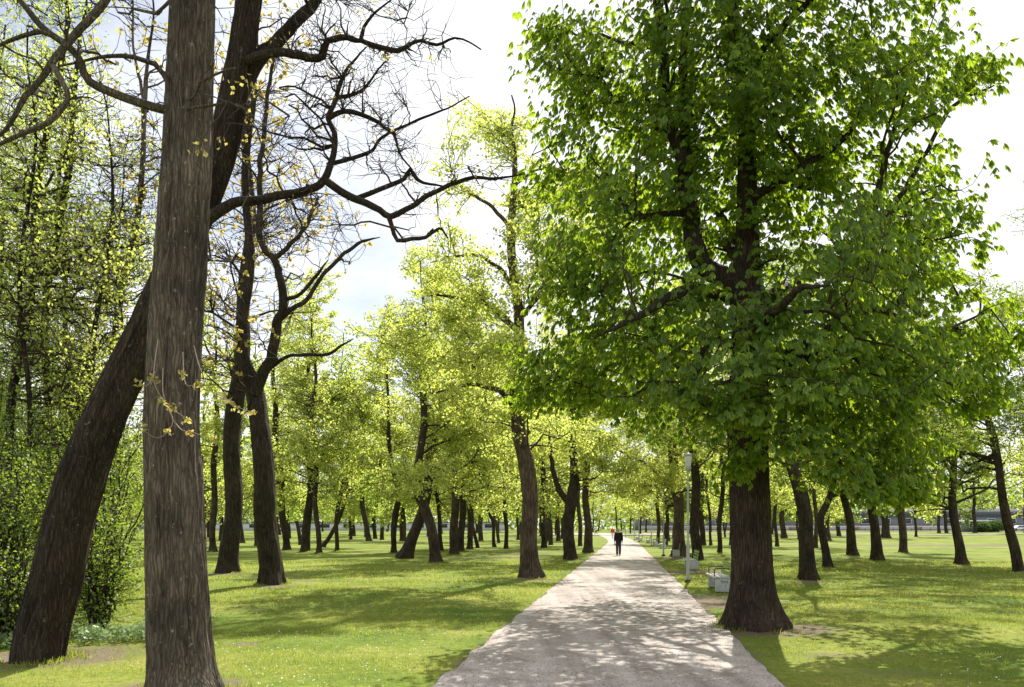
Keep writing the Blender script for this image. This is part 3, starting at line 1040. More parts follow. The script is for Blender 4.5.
def leaning_tree():
    d = dist(660)
    st = [stem_world([(36, 662, 55), (42, 630, 55), (56, 580, 55), (72, 510, 52), (92, 450, 47), (113, 400, 44), (138, 345, 40), (166, 285, 38), (190, 230, 36), (207, 190, 34), (222, 150, 33), (232, 105, 31),
                      (240, 60, 29), (249, 0, 27), (258, -80, 22), (262, -200, 15), (255, -330, 7)], d),
          stem_world([(232, 110, 22), (245, 85, 20, .1), (262, 58, 19, .2), (290, 28, 17, .3), (318, -4, 15, .4), (345, -60, 11, .5), (370, -140, 7, .6)], d),
          stem_world([(190, 236, 20), (205, 222, 14, -.1), (233, 203, 11, -.1), (255, 201, 10, -.1), (273, 198, 9.5, -.1), (302, 191, 9, -.1), (325, 180, 9, -.1), (335, 157, 7.5, 0), (335, 132, 7, .1), (328, 118, 6.5, .1),
                      (336, 98, 6.5, .2), (344, 73, 5.5, .3), (356, 58, 4, .4), (367, 47, 3, .4)], d),
          stem_world([(325, 180, 8, -.1), (346, 195, 8, -.1), (367, 204, 7.5, -.2), (382, 211, 7, -.2), (391, 218, 7, -.3), (407, 211, 6, -.3), (433, 193, 5.5, -.4), (458, 180, 5, -.4), (475, 177, 4.5, -.4), (491, 179, 4, -.5),
                      (505, 177, 3, -.5), (522, 174, 2, -.5)], d),
          stem_world([(389, 217, 5, -.3), (392, 226, 4.5, -.3), (398, 241, 4.5, -.3), (412, 239, 4, -.3), (426, 238, 4, -.3), (438, 229, 3.5, -.3), (444, 233, 3, -.3), (449, 238, 2, -.3)], d),
          stem_world([(355, 199, 5, -.1), (372, 192, 4.5, 0), (386, 186, 4.5, 0), (404, 178, 4.5, 0), (412, 169, 5, 0), (417, 178, 4.5, 0), (424, 183, 4, 0), (437, 186, 3.5, 0), (450, 188, 2, 0)], d),
          stem_world([(328, 118, 6, .1), (338, 113, 5, .1), (349, 111, 5, 0), (362, 115, 4.5, 0), (375, 120, 4.5, 0), (385, 127, 4, 0), (394, 135, 3.5, -.1), (399, 153, 3, -.1), (411, 169, 3, -.1)], d),
          stem_world([(240, 66, 12, 0), (262, 55, 10, -.2), (285, 53, 9, -.3), (308, 57, 9, -.3), (323, 56, 8.5, -.3), (327, 41, 7.5, -.3), (346, 36, 7, -.3), (360, 40, 6, -.3), (365, 27, 4.5, -.3), (375, 14, 4, -.3), (392, 0, 3, -.3)], d),
          stem_world([(360, 40, 4, -.3), (375, 46, 5, -.3), (397, 51, 5, -.3), (410, 43, 4, -.3), (422, 38, 3.5, -.3), (437, 44, 3, -.3), (455, 38, 2.5, -.3), (470, 42, 2, -.3), (481, 50, 1.5, -.3)], d),
          stem_world([(336, 98, 4, .2), (360, 92, 3, .4), (378, 70, 2.5, .5), (390, 58, 2, .5)], d),
          stem_world([(327, 165, 4.5, 0), (350, 158, 4, .1), (372, 150, 3.5, .3), (380, 138, 3, .4), (420, 120, 2.6, .5), (448, 108, 2, .5), (470, 96, 1.4, .5)], d),
          stem_world([(252, -20, 14, 0), (230, -60, 11, -.6), (190, -120, 8, -1), (150, -200, 5, -1.3)], d)]
    st[0][:, 3] *= .85
    for l in st[1:]:
        l[:, 3] *= np.linspace(.85, .55, len(l))
    L = [(340, 60, 70, 65, 0, .9), (390, 150, 55, 45, 0, .7), (300, 130, 60, 60, 0, .8), (420, 60, 50, 45, 0, .7), (420, 210, 40, 35, -.2, .5), (350, -60, 90, 70, .3, 1.4), (250, -120, 100, 80, 0, 1.6), (480, 176, 30, 14, -.5, .2, .05),
         (300, 230, 60, 40, -.2, .6)]
    make_tree('maple_tree', 'dark trunk leaning hard right, long bare crooked branches reaching towards the path', 'tree', None, st, lobes_px(L, d), None, L_BUD, BARK_LEAN, 22,
              n_bough=90, n_twig=800, n_leaf=640, size=0.05, spread=0.17, near=dict(sides=200, rough=0.028, freq=8, flare=.05, lobes=5, lobe_amp=.2, fh=.5), limb_parts=True, tufts=5,
              crown_start=.6, fine=2200, twig_r=.0042, bough_taper=.007)


chestnut()
front_tree()
leaning_tree()

# every other trunk in view: base x, y, width px, further trunk points, crown: top row, radius m, leaves, label
LEAF = dict(lime=L_LIME, fresh=L_FRESH, mid=L_MID, bud=L_BUD)


def grown(name, label, pts, crown_top, rad, leaf, seed, dens=1.0, group=None, limbs=(), bark=BARK_MID, low=None, shift=(0, 0), narrow=1.0, sz=None, extra=(), tufts=0, fine=0, bough=None):
    d = dist(pts[0][1])
    g = np.random.default_rng(seed + 1000)
    rows = [(p[0], p[1], p[2] * (.80 if k == 0 else .86)) for k, p in enumerate(pts)]
    limbs = [[(p[0], p[1], p[2] * .82, *p[3:]) for p in l] for l in limbs]
    x1, y1, w1 = rows[-1][:3]
    top = crown_top
    if y1 > top + 20:
        for t in (0.35, 0.7, 0.95):
            rows.append((x1 + shift[0] * t + g.normal(0, 2.0) * 30 / d, y1 + (top - y1) * t, max(w1 * (1 - t), 0.8)))
    st = [stem_world([(p[0], p[1], p[2], 0.25 * math.sin(k * 1.7 + seed) * (k > 1)) for k, p in enumerate(rows)], d)] + [stem_world(l, d) for l in limbs]
    zt = H + (HY - top) * d / F
    zb = low if low is not None else 3.6 + g.uniform(-.4, .8)
    cx = (x1 + shift[0] * .4 - CX) * d / F
    h = zt - zb
    lob = []
    rad = rad * (1.2 if leaf != 'bud' else 1)
    nl = 9 if d < 60 else 6
    for k in range(nl):
        f = (k + .5) / nl
        rr = rad * (0.62 + 0.55 * math.sin(math.pi * min(1, f * 1.1 + .12))) * (0.55 if k % 2 else .68) * narrow
        a = g.uniform(0, 6.28)
        o = rad * 0.62 * (1 - 0.55 * f)
        lob.append((cx + math.cos(a) * o * 1.1, d + math.sin(a) * o, zb + h * f, rr, rr, h / nl * 1.15))
    lob += list(lobes_px(extra, d))
    ssz = sz or max(0.075, 2.35 * d / F)
    area = 2.0 * rad * h * 1.0 * dens
    n = int(np.clip(area * 1.15 / (ssz * ssz * .38), 300, 44000))
    kw = dict(n_bough=bough or int(np.clip(900 / d, 10, 34)), n_twig=int(np.clip(17000 / d, 110, 700)), n_leaf=n, size=ssz, spread=0.17 if d < 60 else .27, sides=36 if d < 60 else 10,
              flare=0.45, tufts=tufts, fine=fine or int(np.clip(14000 / d, 60, 320)), twig_r=max(.006, .00034 * d), crown_start=.25, bough_n=7, bough_taper=.011)
    return make_tree(name, label, 'tree', group, st, lob, None, LEAF[leaf], bark, seed, **kw)


G = 'trees of the grove left of the path'
# the two nearly bare trees behind the front trunk
grown('maple_tree', 'dark flared trunk just right of the nearest trunk, budding crown above', [(228, 573, 24), (231, 520, 20), (234, 440, 19), (239, 360, 18), (246, 290, 13), (249, 200, 10), (246, 100, 7)], -60, 3.6, 'bud', 31,
      .10, bark=BARK_DARK, low=8.0, tufts=6, fine=380, bough=36, sz=.13)
grown('maple_tree', 'dark trunk forking into two curving limbs, standing on the open lawn left of the path',
      [(272, 584, 27), (270, 540, 25), (266, 490, 24), (257, 430, 22), (255, 392, 21), (247, 360, 14), (245, 320, 12), (247, 280, 11), (247, 200, 9), (252, 110, 6)], -10, 3.2, 'bud', 32, .14, bark=BARK_DARK, low=6.5, tufts=6,
      fine=420, bough=34, sz=.11,
      limbs=[[(255, 396, 15), (263, 372, 13), (273, 351, 12), (280, 318, 11), (282, 288, 10), (274, 262, 9), (263, 245, 8), (259, 200, 7), (265, 120, 5), (275, 40, 3)],
             [(282, 318, 6), (294, 308, 5.5), (307, 299, 5), (320, 278, 4.5), (354, 246, 4), (380, 237, 2.5)], [(283, 300, 5), (300, 294, 4), (317, 274, 4), (329, 261, 2.5)],
             [(270, 368, 5), (285, 358, 4, -.3), (301, 355, 4, -.5), (330, 353, 3.5, -.7), (346, 343, 3, -.8), (354, 338, 2.5, -.8)], [(272, 260, 6), (297, 239, 5), (310, 215, 4), (320, 195, 3)]])

TABLE = [
    # points, crown top row, crown radius m, leaves, density, label
    ([(203, 539, 6), (204, 480, 5)], 400, 3.5, 'lime', .8, 'thin dark trunk hugging the right side of the nearest trunk, far back'),
    ([(213, 552, 8), (213, 510, 7), (216, 440, 6)], 330, 3.8, 'lime', .7, 'slender trunk left of the dark flared trunk, in the gap beside the nearest trunk'),
    ([(242, 543, 6), (240, 500, 5)], 390, 3.8, 'lime', .8, 'small far trunk seen between the flared trunk and the forked trunk, left one'),
    ([(258, 546, 8), (257, 500, 7)], 370, 3.8, 'fresh', .8, 'far trunk half hidden behind the left edge of the forked lawn tree'),
    ([(287, 550, 9), (281, 490, 8), (275, 420, 7)], 320, 3.8, 'lime', .7, 'trunk leaning left close behind the forked lawn tree'),
    ([(301, 545, 5), (295, 515, 4.5), (288, 470, 4)], 390, 3.0, 'fresh', .7, 'very thin trunk leaning left beside a forked double trunk'),
    ([(305, 552, 11), (309, 510, 9), (310, 460, 7)], 310, 4.0, 'lime', .7, 'flared double trunk behind the forked lawn tree, its stems crossing'),
    ([(319, 554, 6), (316, 490, 5.5), (313, 420, 5)], 330, 3.0, 'lime', .6, 'straight thin pole-like trunk right of the crossing double trunk'),
    ([(322, 547, 5), (331, 535, 5), (341, 515, 4.5), (347, 470, 4)], 395, 3.2, 'lime', .7, 'small tree propped at a steep slant, leaning right over the lawn'),
    ([(337, 551, 5), (338, 510, 5), (342, 470, 4)], 360, 3.2, 'fresh', .7, 'thin trunk right of the slanting tree, crooked above'),
    ([(352, 536, 8), (352, 505, 7)], 420, 4.0, 'fresh', .8, 'far stout trunk between the crooked thin trunk and a left-leaning trunk'),
    ([(369, 541, 7), (364, 515, 6), (362, 480, 5)], 390, 3.6, 'lime', .8, 'far trunk leaning left at the middle of the left grove'),
    ([(375, 539, 5), (374, 505, 4.5)], 410, 3.4, 'lime', .8, 'straight far trunk just right of the left-leaning one'),
    ([(382, 540, 5), (382, 505, 4.5)], 400, 3.4, 'fresh', .8, 'right one of two straight far trunks at the middle of the left grove'),
    ([(394, 553, 6), (395, 514, 7), (397, 490, 6), (388, 430, 4)], 340, 3.4, 'lime', .6, 'thin upright trunk left of the two crossing trunks'),
    ([(402, 541, 5), (402, 505, 4.5)], 395, 3.4, 'lime', .8, 'far trunk glimpsed just left of the crossing trunks'),
    ([(405, 558, 17), (412, 540, 13), (420, 515, 11), (427, 485, 10), (432, 450, 9), (440, 417, 8), (455, 393, 7), (462, 360, 6)], 255, 3.6, 'lime', 1.1, 'broad-footed trunk leaning right, the left one of the crossing pair'),
    ([(436, 562, 14), (432, 538, 12), (425, 510, 11), (419, 488, 10), (421, 440, 8), (424, 380, 7)], 255, 3.6, 'lime', 1.1, 'smooth trunk leaning left, the right one of the crossing pair'),
    ([(442, 551, 5), (438, 515, 4.5), (436, 480, 4)], 350, 3.0, 'lime', .6, 'thin trunk right beside the crossing pair, slightly leaning left'),
    ([(454, 555, 10), (454, 500, 9), (452, 440, 7)], 310, 3.6, 'lime', .7, 'left stem of the close dark pair right of the crossing trunks'),
    ([(461, 552, 8), (462, 500, 7.5), (464, 440, 6)], 320, 3.4, 'lime', .7, 'right stem of the close dark pair right of the crossing trunks'),
    ([(470, 549, 7), (470, 500, 6.5), (469, 450, 5)], 340, 3.4, 'lime', .7, 'upright trunk right of the close dark pair'),
    ([(478, 548, 4.5), (473, 530, 4), (468, 500, 4)], 380, 2.6, 'fresh', .7, 'thin trunk leaning left against an upright one in the left grove'),
    ([(481, 541, 6), (480, 505, 5)], 390, 3.4, 'fresh', .8, 'far trunk between the close dark pair and the curved thin trunk'),
    ([(494, 547, 4), (492, 522, 4), (487, 508, 3.5), (486, 470, 3)], 370, 3.0, 'lime', .7, 'thin curved trunk bending left halfway up'),
    ([(499, 543, 4), (496, 525, 3.5), (490, 500, 3)], 400, 3.0, 'lime', .7, 'far slight trunk leaning left behind the curved thin trunk'),
    ([(506, 549, 5), (505, 500, 4.5), (504, 460, 4)], 330, 3.0, 'lime', .6, 'straight slim trunk standing clear, left of the big path-side lime'),
    ([(518, 540, 3.5), (518, 505, 3)], 410, 3.2, 'fresh', .8, 'far thin trunk seen just left of the big path-side lime'),
    ([(544, 548, 7), (543, 500, 6.5), (541, 440, 5)], 330, 3.6, 'lime', .7, 'trunk half behind the big path-side lime, on its right'),
    ([(551, 545, 5), (549, 500, 4.5)], 360, 3.4, 'fresh', .8, 'dark far trunk between the path-side lime and the forked path-side tree'),
    ([(558, 541, 5), (558, 500, 4)], 390, 3.4, 'lime', .8, 'far trunk just left of the forked path-side tree'),
    ([(580, 546, 5), (579, 500, 4.5)], 375, 3.4, 'lime', .7, 'thin trunk between the two farther path-side trees on the left'),
]
for k, (pts, top, r, leaf, dens, label) in enumerate(TABLE):
    if pts[0][0] < 400:
        top, dens = top - 34, dens * 1.25
    grown('lime_tree', label, pts, top, r, leaf, 100 + k, dens, G, bark=(BARK_DARK, BARK_MID)[k % 2])

grown('lime_tree', 'tall yellow-green lime with a pale cracked trunk, nearest on the left verge of the path',
      [(532, 578, 24), (529, 540, 20), (526, 480, 18), (521, 430, 16), (517, 370, 14), (516, 300, 11), (513, 210, 8), (512, 150, 5)], 92, 3.7, 'lime', 51, 1.3, bark=BARK_WARM, low=4.6, fine=700, sz=.11,
      limbs=[[(520, 420, 9), (505, 395, 7), (488, 388, 6), (465, 385, 4), (430, 395, 2.5)], [(516, 330, 7), (495, 308, 5), (460, 298, 4), (425, 295, 2.5)], [(517, 320, 7), (535, 300, 5), (552, 270, 3)],
             [(515, 290, 6), (495, 265, 4.5), (470, 255, 3.5), (430, 262, 2)], [(513, 230, 5), (490, 205, 4), (465, 190, 3), (450, 170, 2)]],
      extra=[(455, 300, 45, 60, 0, 1.6), (450, 210, 36, 60, 0, 1.3), (495, 130, 36, 34, 0, 1.1), (450, 400, 48, 26, -.5, 1.4)])
grown('lime_tree', 'dark tree on the left verge forking low into a left limb and tall stem',
      [(571, 560, 16), (569, 525, 13), (570, 498, 13), (574, 470, 10), (574, 430, 8), (571, 390, 7)], 285, 3.2, 'lime', 52, 1.3, bark=BARK_DARK, low=4.2,
      limbs=[[(569, 503, 9), (560, 491, 7), (554, 475, 6), (549, 440, 4), (546, 400, 3)]])
grown('lime_tree', 'slimmer straight tree farthest along the left verge of the path', [(588, 553, 11), (587, 510, 8), (586, 460, 7), (586, 400, 5)], 330, 2.5, 'lime', 53, .9, bark=BARK_MID, low=4.5)

GR = 'trees right of the path'
grown('lime_tree', 'thick ribbed trunk behind the second lamp post, a limb arching over the path',
      [(680, 557, 15), (678, 520, 12), (676, 480, 11), (672, 430, 9), (668, 380, 7)], 285, 3.4, 'lime', 61, .9, GR, bark=BARK_WARM, low=4.2, limbs=[[(676, 500, 7), (668, 480, 5), (650, 468, 4), (630, 455, 3), (612, 448, 2)]], extra=[(652, 440, 26, 50, 0, 2.5), (655, 370, 26, 50, 0, 2.5), (645, 480, 22, 18, -3, 2), (668, 330, 40, 50, 0, 3)])
grown('lime_tree', 'dark straight trunk right behind the nearest lamp post', [(698, 560, 13), (695, 510, 10), (693, 440, 9), (690, 370, 7)], 275, 3.6, 'lime', 62, 1.3, GR, bark=BARK_DARK, low=4.2, extra=[(668, 450, 30, 40, -2, 2.5), (668, 390, 36, 50, 1, 3), (657, 385, 22, 40, -7, 2.2), (642, 340, 28, 40, -9, 2.5), (690, 400, 40, 50, -8, 2.5)])  # foremost lobes, behind the chestnut leaves, are added to shade the path
TABLE_R = [
    ([(703, 545, 7), (701, 505, 6)], 390, 3.6, 'fresh', .8, 'far trunk just right of the dark trunk behind the nearest lamp post'),
    ([(658, 544, 4.5), (658, 500, 4)], 410, 3.6, 'lime', .9, 'left one of two far trunks beyond the second lamp post'),
    ([(666, 545, 4.5), (667, 500, 4)], 400, 3.6, 'lime', .9, 'right one of two far trunks beyond the second lamp post'),
    ([(711, 545, 3.5), (708, 500, 3)], 400, 3.4, 'fresh', .8, 'very thin far trunk between the lamp post and the big chestnut'),
    ([(720, 553, 5.5), (721, 500, 5), (723, 440, 4)], 340, 3.4, 'lime', .8, 'slim dark trunk just left of the big chestnut'),
    ([(731, 545, 4), (731, 500, 3.5)], 390, 3.4, 'fresh', .8, 'far trunk touching the left edge of the big chestnut trunk'),
    ([(777, 546, 4.5), (775, 500, 4)], 380, 3.6, 'lime', .8, 'thin straight trunk just right of the big chestnut trunk'),
    ([(784, 538, 7), (782, 515, 6)], 420, 4.0, 'fresh', .8, 'far low-forked trunk behind the thin one right of the chestnut'),
    ([(809, 581, 19), (805, 540, 16), (798, 490, 15), (792, 465, 12), (786, 420, 9)], 240, 4.6, 'mid', 1.5, 'thick dark trunk leaning left on the right lawn, its shadow running towards the viewer'),
    ([(816, 548, 5), (815, 500, 4.5)], 390, 3.4, 'lime', .8, 'thin trunk partly hidden behind the thick left-leaning lawn tree'),
    ([(828, 568, 9), (825, 540, 8), (822, 517, 7.5), (828, 500, 7), (833, 470, 6), (836, 430, 5)], 300, 3.8, 'fresh', 1.2, 'crooked slim trunk with a kink at half height, on the right lawn'),
    ([(839, 536, 5), (837, 510, 4.5)], 430, 3.8, 'fresh', .8, 'far dark trunk between the kinked and the mottled trunk'),
    ([(853, 556, 12), (849, 525, 9), (841, 485, 8), (833, 440, 7)], 310, 4.2, 'lime', 1.2, 'mottled trunk leaning left in the middle of the right lawn'),
    ([(877, 561, 14), (874, 525, 10), (871, 480, 9), (867, 430, 8)], 290, 4.4, 'mid', 1.3, 'dark stout trunk in the middle of the right lawn, right of the mottled one'),
    ([(886, 538, 10), (884, 510, 7)], 410, 4.2, 'fresh', .8, 'far broad-footed trunk behind the stout one on the right lawn'),
    ([(903, 553, 9), (902, 510, 8), (901, 460, 7)], 330, 3.4, 'lime', .75, 'upright brown trunk on a patch of bare soil on the right lawn'),
    ([(916, 537, 3), (915, 505, 2.6)], 440, 3.2, 'lime', .8, 'very thin far trunk left of the rough trunk near the kiosk'),
    ([(939, 533, 3.5), (938, 505, 3)], 440, 3.8, 'lime', .8, 'left one of two small trunks before the grey building'),
    ([(946.5, 533, 4), (944, 505, 3.5)], 430, 3.8, 'fresh', .8, 'right one of two small trunks before the grey building'),
    ([(962, 565, 13), (957, 525, 9), (953, 490, 8), (951, 440, 7)], 340, 4.0, 'lime', 1.1, 'rough dark trunk on the right lawn, left of the kiosk'),
    ([(975, 533, 4), (974, 505, 3.5)], 430, 4.0, 'mid', .8, 'dark trunk standing right in front of the white-roofed kiosk'),
    ([(1019, 572, 12), (1011, 530, 10), (1003, 490, 8.5), (994, 450, 8), (985, 412, 7), (979, 370, 5)], 270, 3.8, 'mid', 1.0, 'slanting trunk at the far right edge, leaning left over the lawn'),
    ([(1026, 533, 4), (1025, 505, 3.5)], 440, 3.8, 'lime', .8, 'small far trunk at the right edge beside the parked car'),
]
for k, (pts, top, r, leaf, dens, label) in enumerate(TABLE_R):
    grown('lime_tree', label, pts, top, r, leaf, 200 + k, dens, GR, bark=(BARK_DARK, BARK_MID)[k % 2])

for k, (px, py, lab) in enumerate([(1190, 600, 'lawn tree just past the right edge, its shade lying on the right lawn'), (1120, 582, 'second lawn tree past the right edge, its crown touching the picture edge')]):
    grown('lime_tree', lab, [(px, py, 18), (px - 6, 520, 15), (px - 14, 430, 12)], 230 - 60 * k, 3.9, 'mid', 260 + k, 1.3, GR, bark=BARK_DARK)

# slim trunks in the thicket on the left
GT = 'slim trees in the thicket at the left edge'
grown('young_tree', 'leftmost slim trunk in the thicket, slanting right', [(8, 606, 10), (12, 480, 9), (18, 368, 8), (36, 223, 7), (47, 150, 6), (58, 60, 5)], -40, 2.0, 'lime', 71, .30, GT, bark=BARK_DARK, low=4.5, fine=700)
grown('young_tree', 'second slim trunk in the thicket, right beside the leftmost one', [(40, 600, 8), (43, 480, 8), (46, 368, 7), (56, 223, 6.5), (69, 150, 6), (82, 60, 4)], -20, 2.0, 'fresh', 72, .30, GT, bark=BARK_DARK, low=4.5, fine=700)
grown('young_tree', 'slim grey trunk between the thicket and the leaning dark trunk', [(96, 592, 8), (105, 450, 7), (120, 320, 6.5), (133, 223, 6), (145, 150, 5), (148, 100, 4.5)], -30, 1.9, 'bud', 73, .14, GT, bark=BARK_GREY, low=7, tufts=5, fine=200, sz=.10,
      limbs=[[(147, 112, 4), (138, 75, 3), (133, 40, 2.5), (133, -10, 2)]])
grown('young_tree', 'yellow-leaved slim tree at the back of the thicket', [(70, 575, 6), (72, 420, 6), (66, 300, 5), (60, 200, 4)], 60, 3.0, 'lime', 74, .30, GT, bark=BARK_DARK, low=4, fine=600)


for k, (pts, top, lab) in enumerate([([(25, 612, 6), (27, 450, 5), (22, 330, 4), (30, 200, 3)], 20, 'thin upright stem between the two slanting thicket trunks'),
                                      ([(78, 602, 5), (90, 450, 4.5), (98, 330, 4), (108, 220, 3)], 70, 'thin stem slanting right, just left of the slim grey trunk'),
                                      ([(118, 592, 5), (116, 470, 4.5), (124, 380, 4)], 150, 'thin stem showing between the leaning trunk and the nearest trunk'),
                                      ([(2, 596, 7), (4, 450, 6), (-2, 300, 5)], 10, 'stem standing at the very left edge of the thicket')]):
    grown('young_tree', lab, pts, top, 1.6, ('fresh', 'lime')[k % 2], 75 + k, .22, GT, bark=BARK_DARK, low=3.2, fine=450)


# ------------------------------------------------------------------ thicket shrubs
def shrub(label, x, y, h, r, seed, leaf=L_SHRUB, n=9000, group='leafy shrubs of the thicket', size=.065, stems=30, name='tall_shrub'):
    g = np.random.default_rng(seed)
    z = float(gheight(np.array([x]), np.array([y]))[0])
    root = thing(name, label, 'shrub', (x, y, z), group)
    sb, cb = Buf(), Buf()
    a = g.uniform(0, 6.28, stems)
    rr = r * g.uniform(.2, .8, stems)
    T = np.stack([np.cos(a) * rr, np.sin(a) * rr, h * g.uniform(.6, 1, stems)], -1)
    A = np.stack([np.cos(a) * .12, np.sin(a) * .12, 0 * a - .05], -1)
    M = np.stack([np.cos(a) * rr * .3, np.sin(a) * rr * .3, T[:, 2] * .55], -1)
    P = bez(A, M, T, 10)
    P[:, 1:] += g.normal(size=P[:, 1:].shape) * .04
    rad = np.linspace(.026, .007, 10)[None].repeat(stems, 0) * g.uniform(.6, 1.2, (stems, 1))
    V, q = tubes(P, rad, 6)
    sb.add(V, q)
    nodes = P[:, 2:].reshape(-1, 3)
    lob = [(0, 0, h * .3, r * .8, r * .8, h * .32), (0, 0, h * .62, r, r, h * .36), (r * .3, -r * .3, h * .45, r * .7, r * .7, h * .35)]
    tg, _ = in_lobes(lob, int(240 * r), g, .35)
    tg[:, 2] = np.maximum(tg[:, 2], .1)
    P2, r2 = attach(nodes, np.full(len(nodes), .015), tg, g, 5, .4, .1, .6, .6, .003, .006)
    V, q = tubes(P2, r2, 3)
    cb.add(V, q)
    nt = len(q)
    k = g.integers(0, len(P2), n)
    t = g.uniform(.2, 1, n) * 3.99
    i = t.astype(int)
    pos = P2[k, i] + (P2[k, i + 1] - P2[k, i]) * (t - i)[:, None] + g.normal(size=(n, 3)) * .12
    pos[:, 2] = np.maximum(pos[:, 2], .04)
    V, q, rd = leaf_quads(pos, size, g, .7, .1)
    cb.add(V, q, r=np.clip(rd * .6 + .4 * np.repeat(fbm(pos * 1.5, seed % 13, 2), 4), 0, 1))
    sb.build('stem', BARK_DARK, root, True)
    V, f = cb.arrays()
    mi = np.ones(len(f[0]), int)
    mi[:nt] = 0
    mesh_obj('foliage', V, f, [TWIG, leaf], root, rnd=np.concatenate(cb.r), midx=mi)
    return root


SH = [(-8.9, 14.0, 3.4, 1.3, 'shrub at the left edge in front of the slim thicket trunks'), (-7.05, 13.6, 2.6, 1.0, 'low leafy shrub between the leaning trunk and the nearest trunk'),
      (-8.3, 15.8, 4.4, 1.4, 'tall shrub behind the leaning dark trunk'), (-10.6, 16.0, 5.0, 1.7, 'tallest shrub at the left edge of the thicket'),
      (-10.9, 19.0, 5.6, 1.8, 'shrub at the back of the thicket, above the leaning trunk'), (-13.8, 20.5, 6.8, 2.2, 'big shrub at the far left back of the thicket'),
      (-13.4, 25.5, 6.5, 2.0, 'rearmost shrub of the thicket, behind the slim trunks'), (-7.7, 12.2, 1.5, .7, 'knee-high shrub at the foot of the leaning trunk'),
      (-17.5, 26.0, 7.5, 2.6, 'wide rear shrub filling the left edge behind the thicket'), (-12.2, 17.4, 4.0, 1.6, 'broad shrub at the left edge behind the front ones')]
for k, (x, y, h, r, lab) in enumerate(SH):
    shrub(lab, x, y, h, r, 300 + k, n=int(4300 * r * math.sqrt(h / 3)), leaf=L_SHRUB if y < 19 else L_FRESH, size=.05 if y < 19 else .075)


# ------------------------------------------------------------------ farther rows, copied from a few grown trees
def filler():
    protos = []
    for k, (leaf, rad, hh) in enumerate([('lime', 3.6, 15), ('fresh', 3.8, 16), ('lime', 3.2, 14), ('fresh', 4.2, 17), ('mid', 3.8, 15), ('lime', 4.2, 16)]):
        d = 100.0
        g = np.random.default_rng(900 + k)
        ln = g.normal(0, 6)
        yb = HY + (H - float(gz(d))) * F / d
        yt = HY - (hh - H) * F / d
        lab = 'slim tree deep in the grove left of the path, one of its far rows'
        t = grown('park_tree', lab, [(512, yb, 4.2 + k * .3), (512 + ln * .5, yb - 25, 3.6), (512 + ln, yb - 60, 3)], yt, rad, leaf, 910 + k, .85, 'far trees of the left grove', bark=(BARK_DARK, BARK_MID)[k % 2])
        protos.append(t)
    g = np.random.default_rng(4)
    spots = []

    def put(x, y, right):
        spots.append((x, y, right))

    tries = 0
    while len(spots) < 64 and tries < 6000:
        tries += 1
        y = g.uniform(95, 215)
        x = g.uniform(-.66 * y, path_c(y) - 5)
        if all((x - a) ** 2 + (y - b) ** 2 > 36 for a, b, _ in spots):
            put(x, y, False)
    n0 = len(spots)
    while len(spots) < n0 + 26 and tries < 12000:
        tries += 1
        y = g.uniform(105, 178)
        x = g.uniform(path_c(y) + 6, .40 * y)
        if 148 < y < 160 and x < 60:
            continue
        if all((x - a) ** 2 + (y - b) ** 2 > 64 for a, b, _ in spots):
            put(x, y, True)
    # the vista at the end of the path is closed by trees
    for x, y in [(20, 196), (27, 204), (33, 196), (39, 205), (13, 200), (24, 222), (31, 226), (46, 198), (52, 208)]:
        put(x, y, 2)
    for i, (x, y, right) in enumerate(spots):
        p = protos[i % len(protos)]
        if i < len(protos):
            o = p
        else:
            o = p.copy()
            COL.objects.link(o)
            for ch in p.children:
                c = ch.copy()
                COL.objects.link(c)
                c.parent = o
        s = g.uniform(.85, 1.15) * (.85 if right is True else 1) * (.9 if right == 2 else 1)
        o.location = (x, y, float(gheight(np.array([x]), np.array([y]))[0]))
        o.rotation_euler = (0, 0, g.uniform(0, 6.28))
        o.scale = (s, s, s)
        if right == 2:
            o['label'] = 'tree closing the view at the far end of the path'
            o['group'] = 'trees at the end of the path'
        elif right:
            o['label'] = 'small far tree at the back of the lawn right of the path'
            o['group'] = 'far trees of the right lawn'


filler()


def distant_wood():
    g = np.random.default_rng(77)
    n = 90000
    x = g.uniform(-330, 330, n)
    y = g.uniform(262, 330, n)
    top = 12 + 8 * fbm(np.stack([x * .06, y * .03, 0 * x], -1), 9, 3) + 3 * np.sin(x * .11)
    z = g.uniform(0, 1, n) ** .8 * top + .9
    keep = fbm(np.stack([x * .12, z * .2, y * .05], -1), 2, 3) > .33
    P = np.stack([x, y, z], -1)[keep]
    V, q, r = leaf_quads(P, 1.15, g, .8, .2)
    b = Buf()
    b.add(V, q, r=r)
    o = b.build('distant_wood', L_MID)
    o['kind'] = 'stuff'


distant_wood()


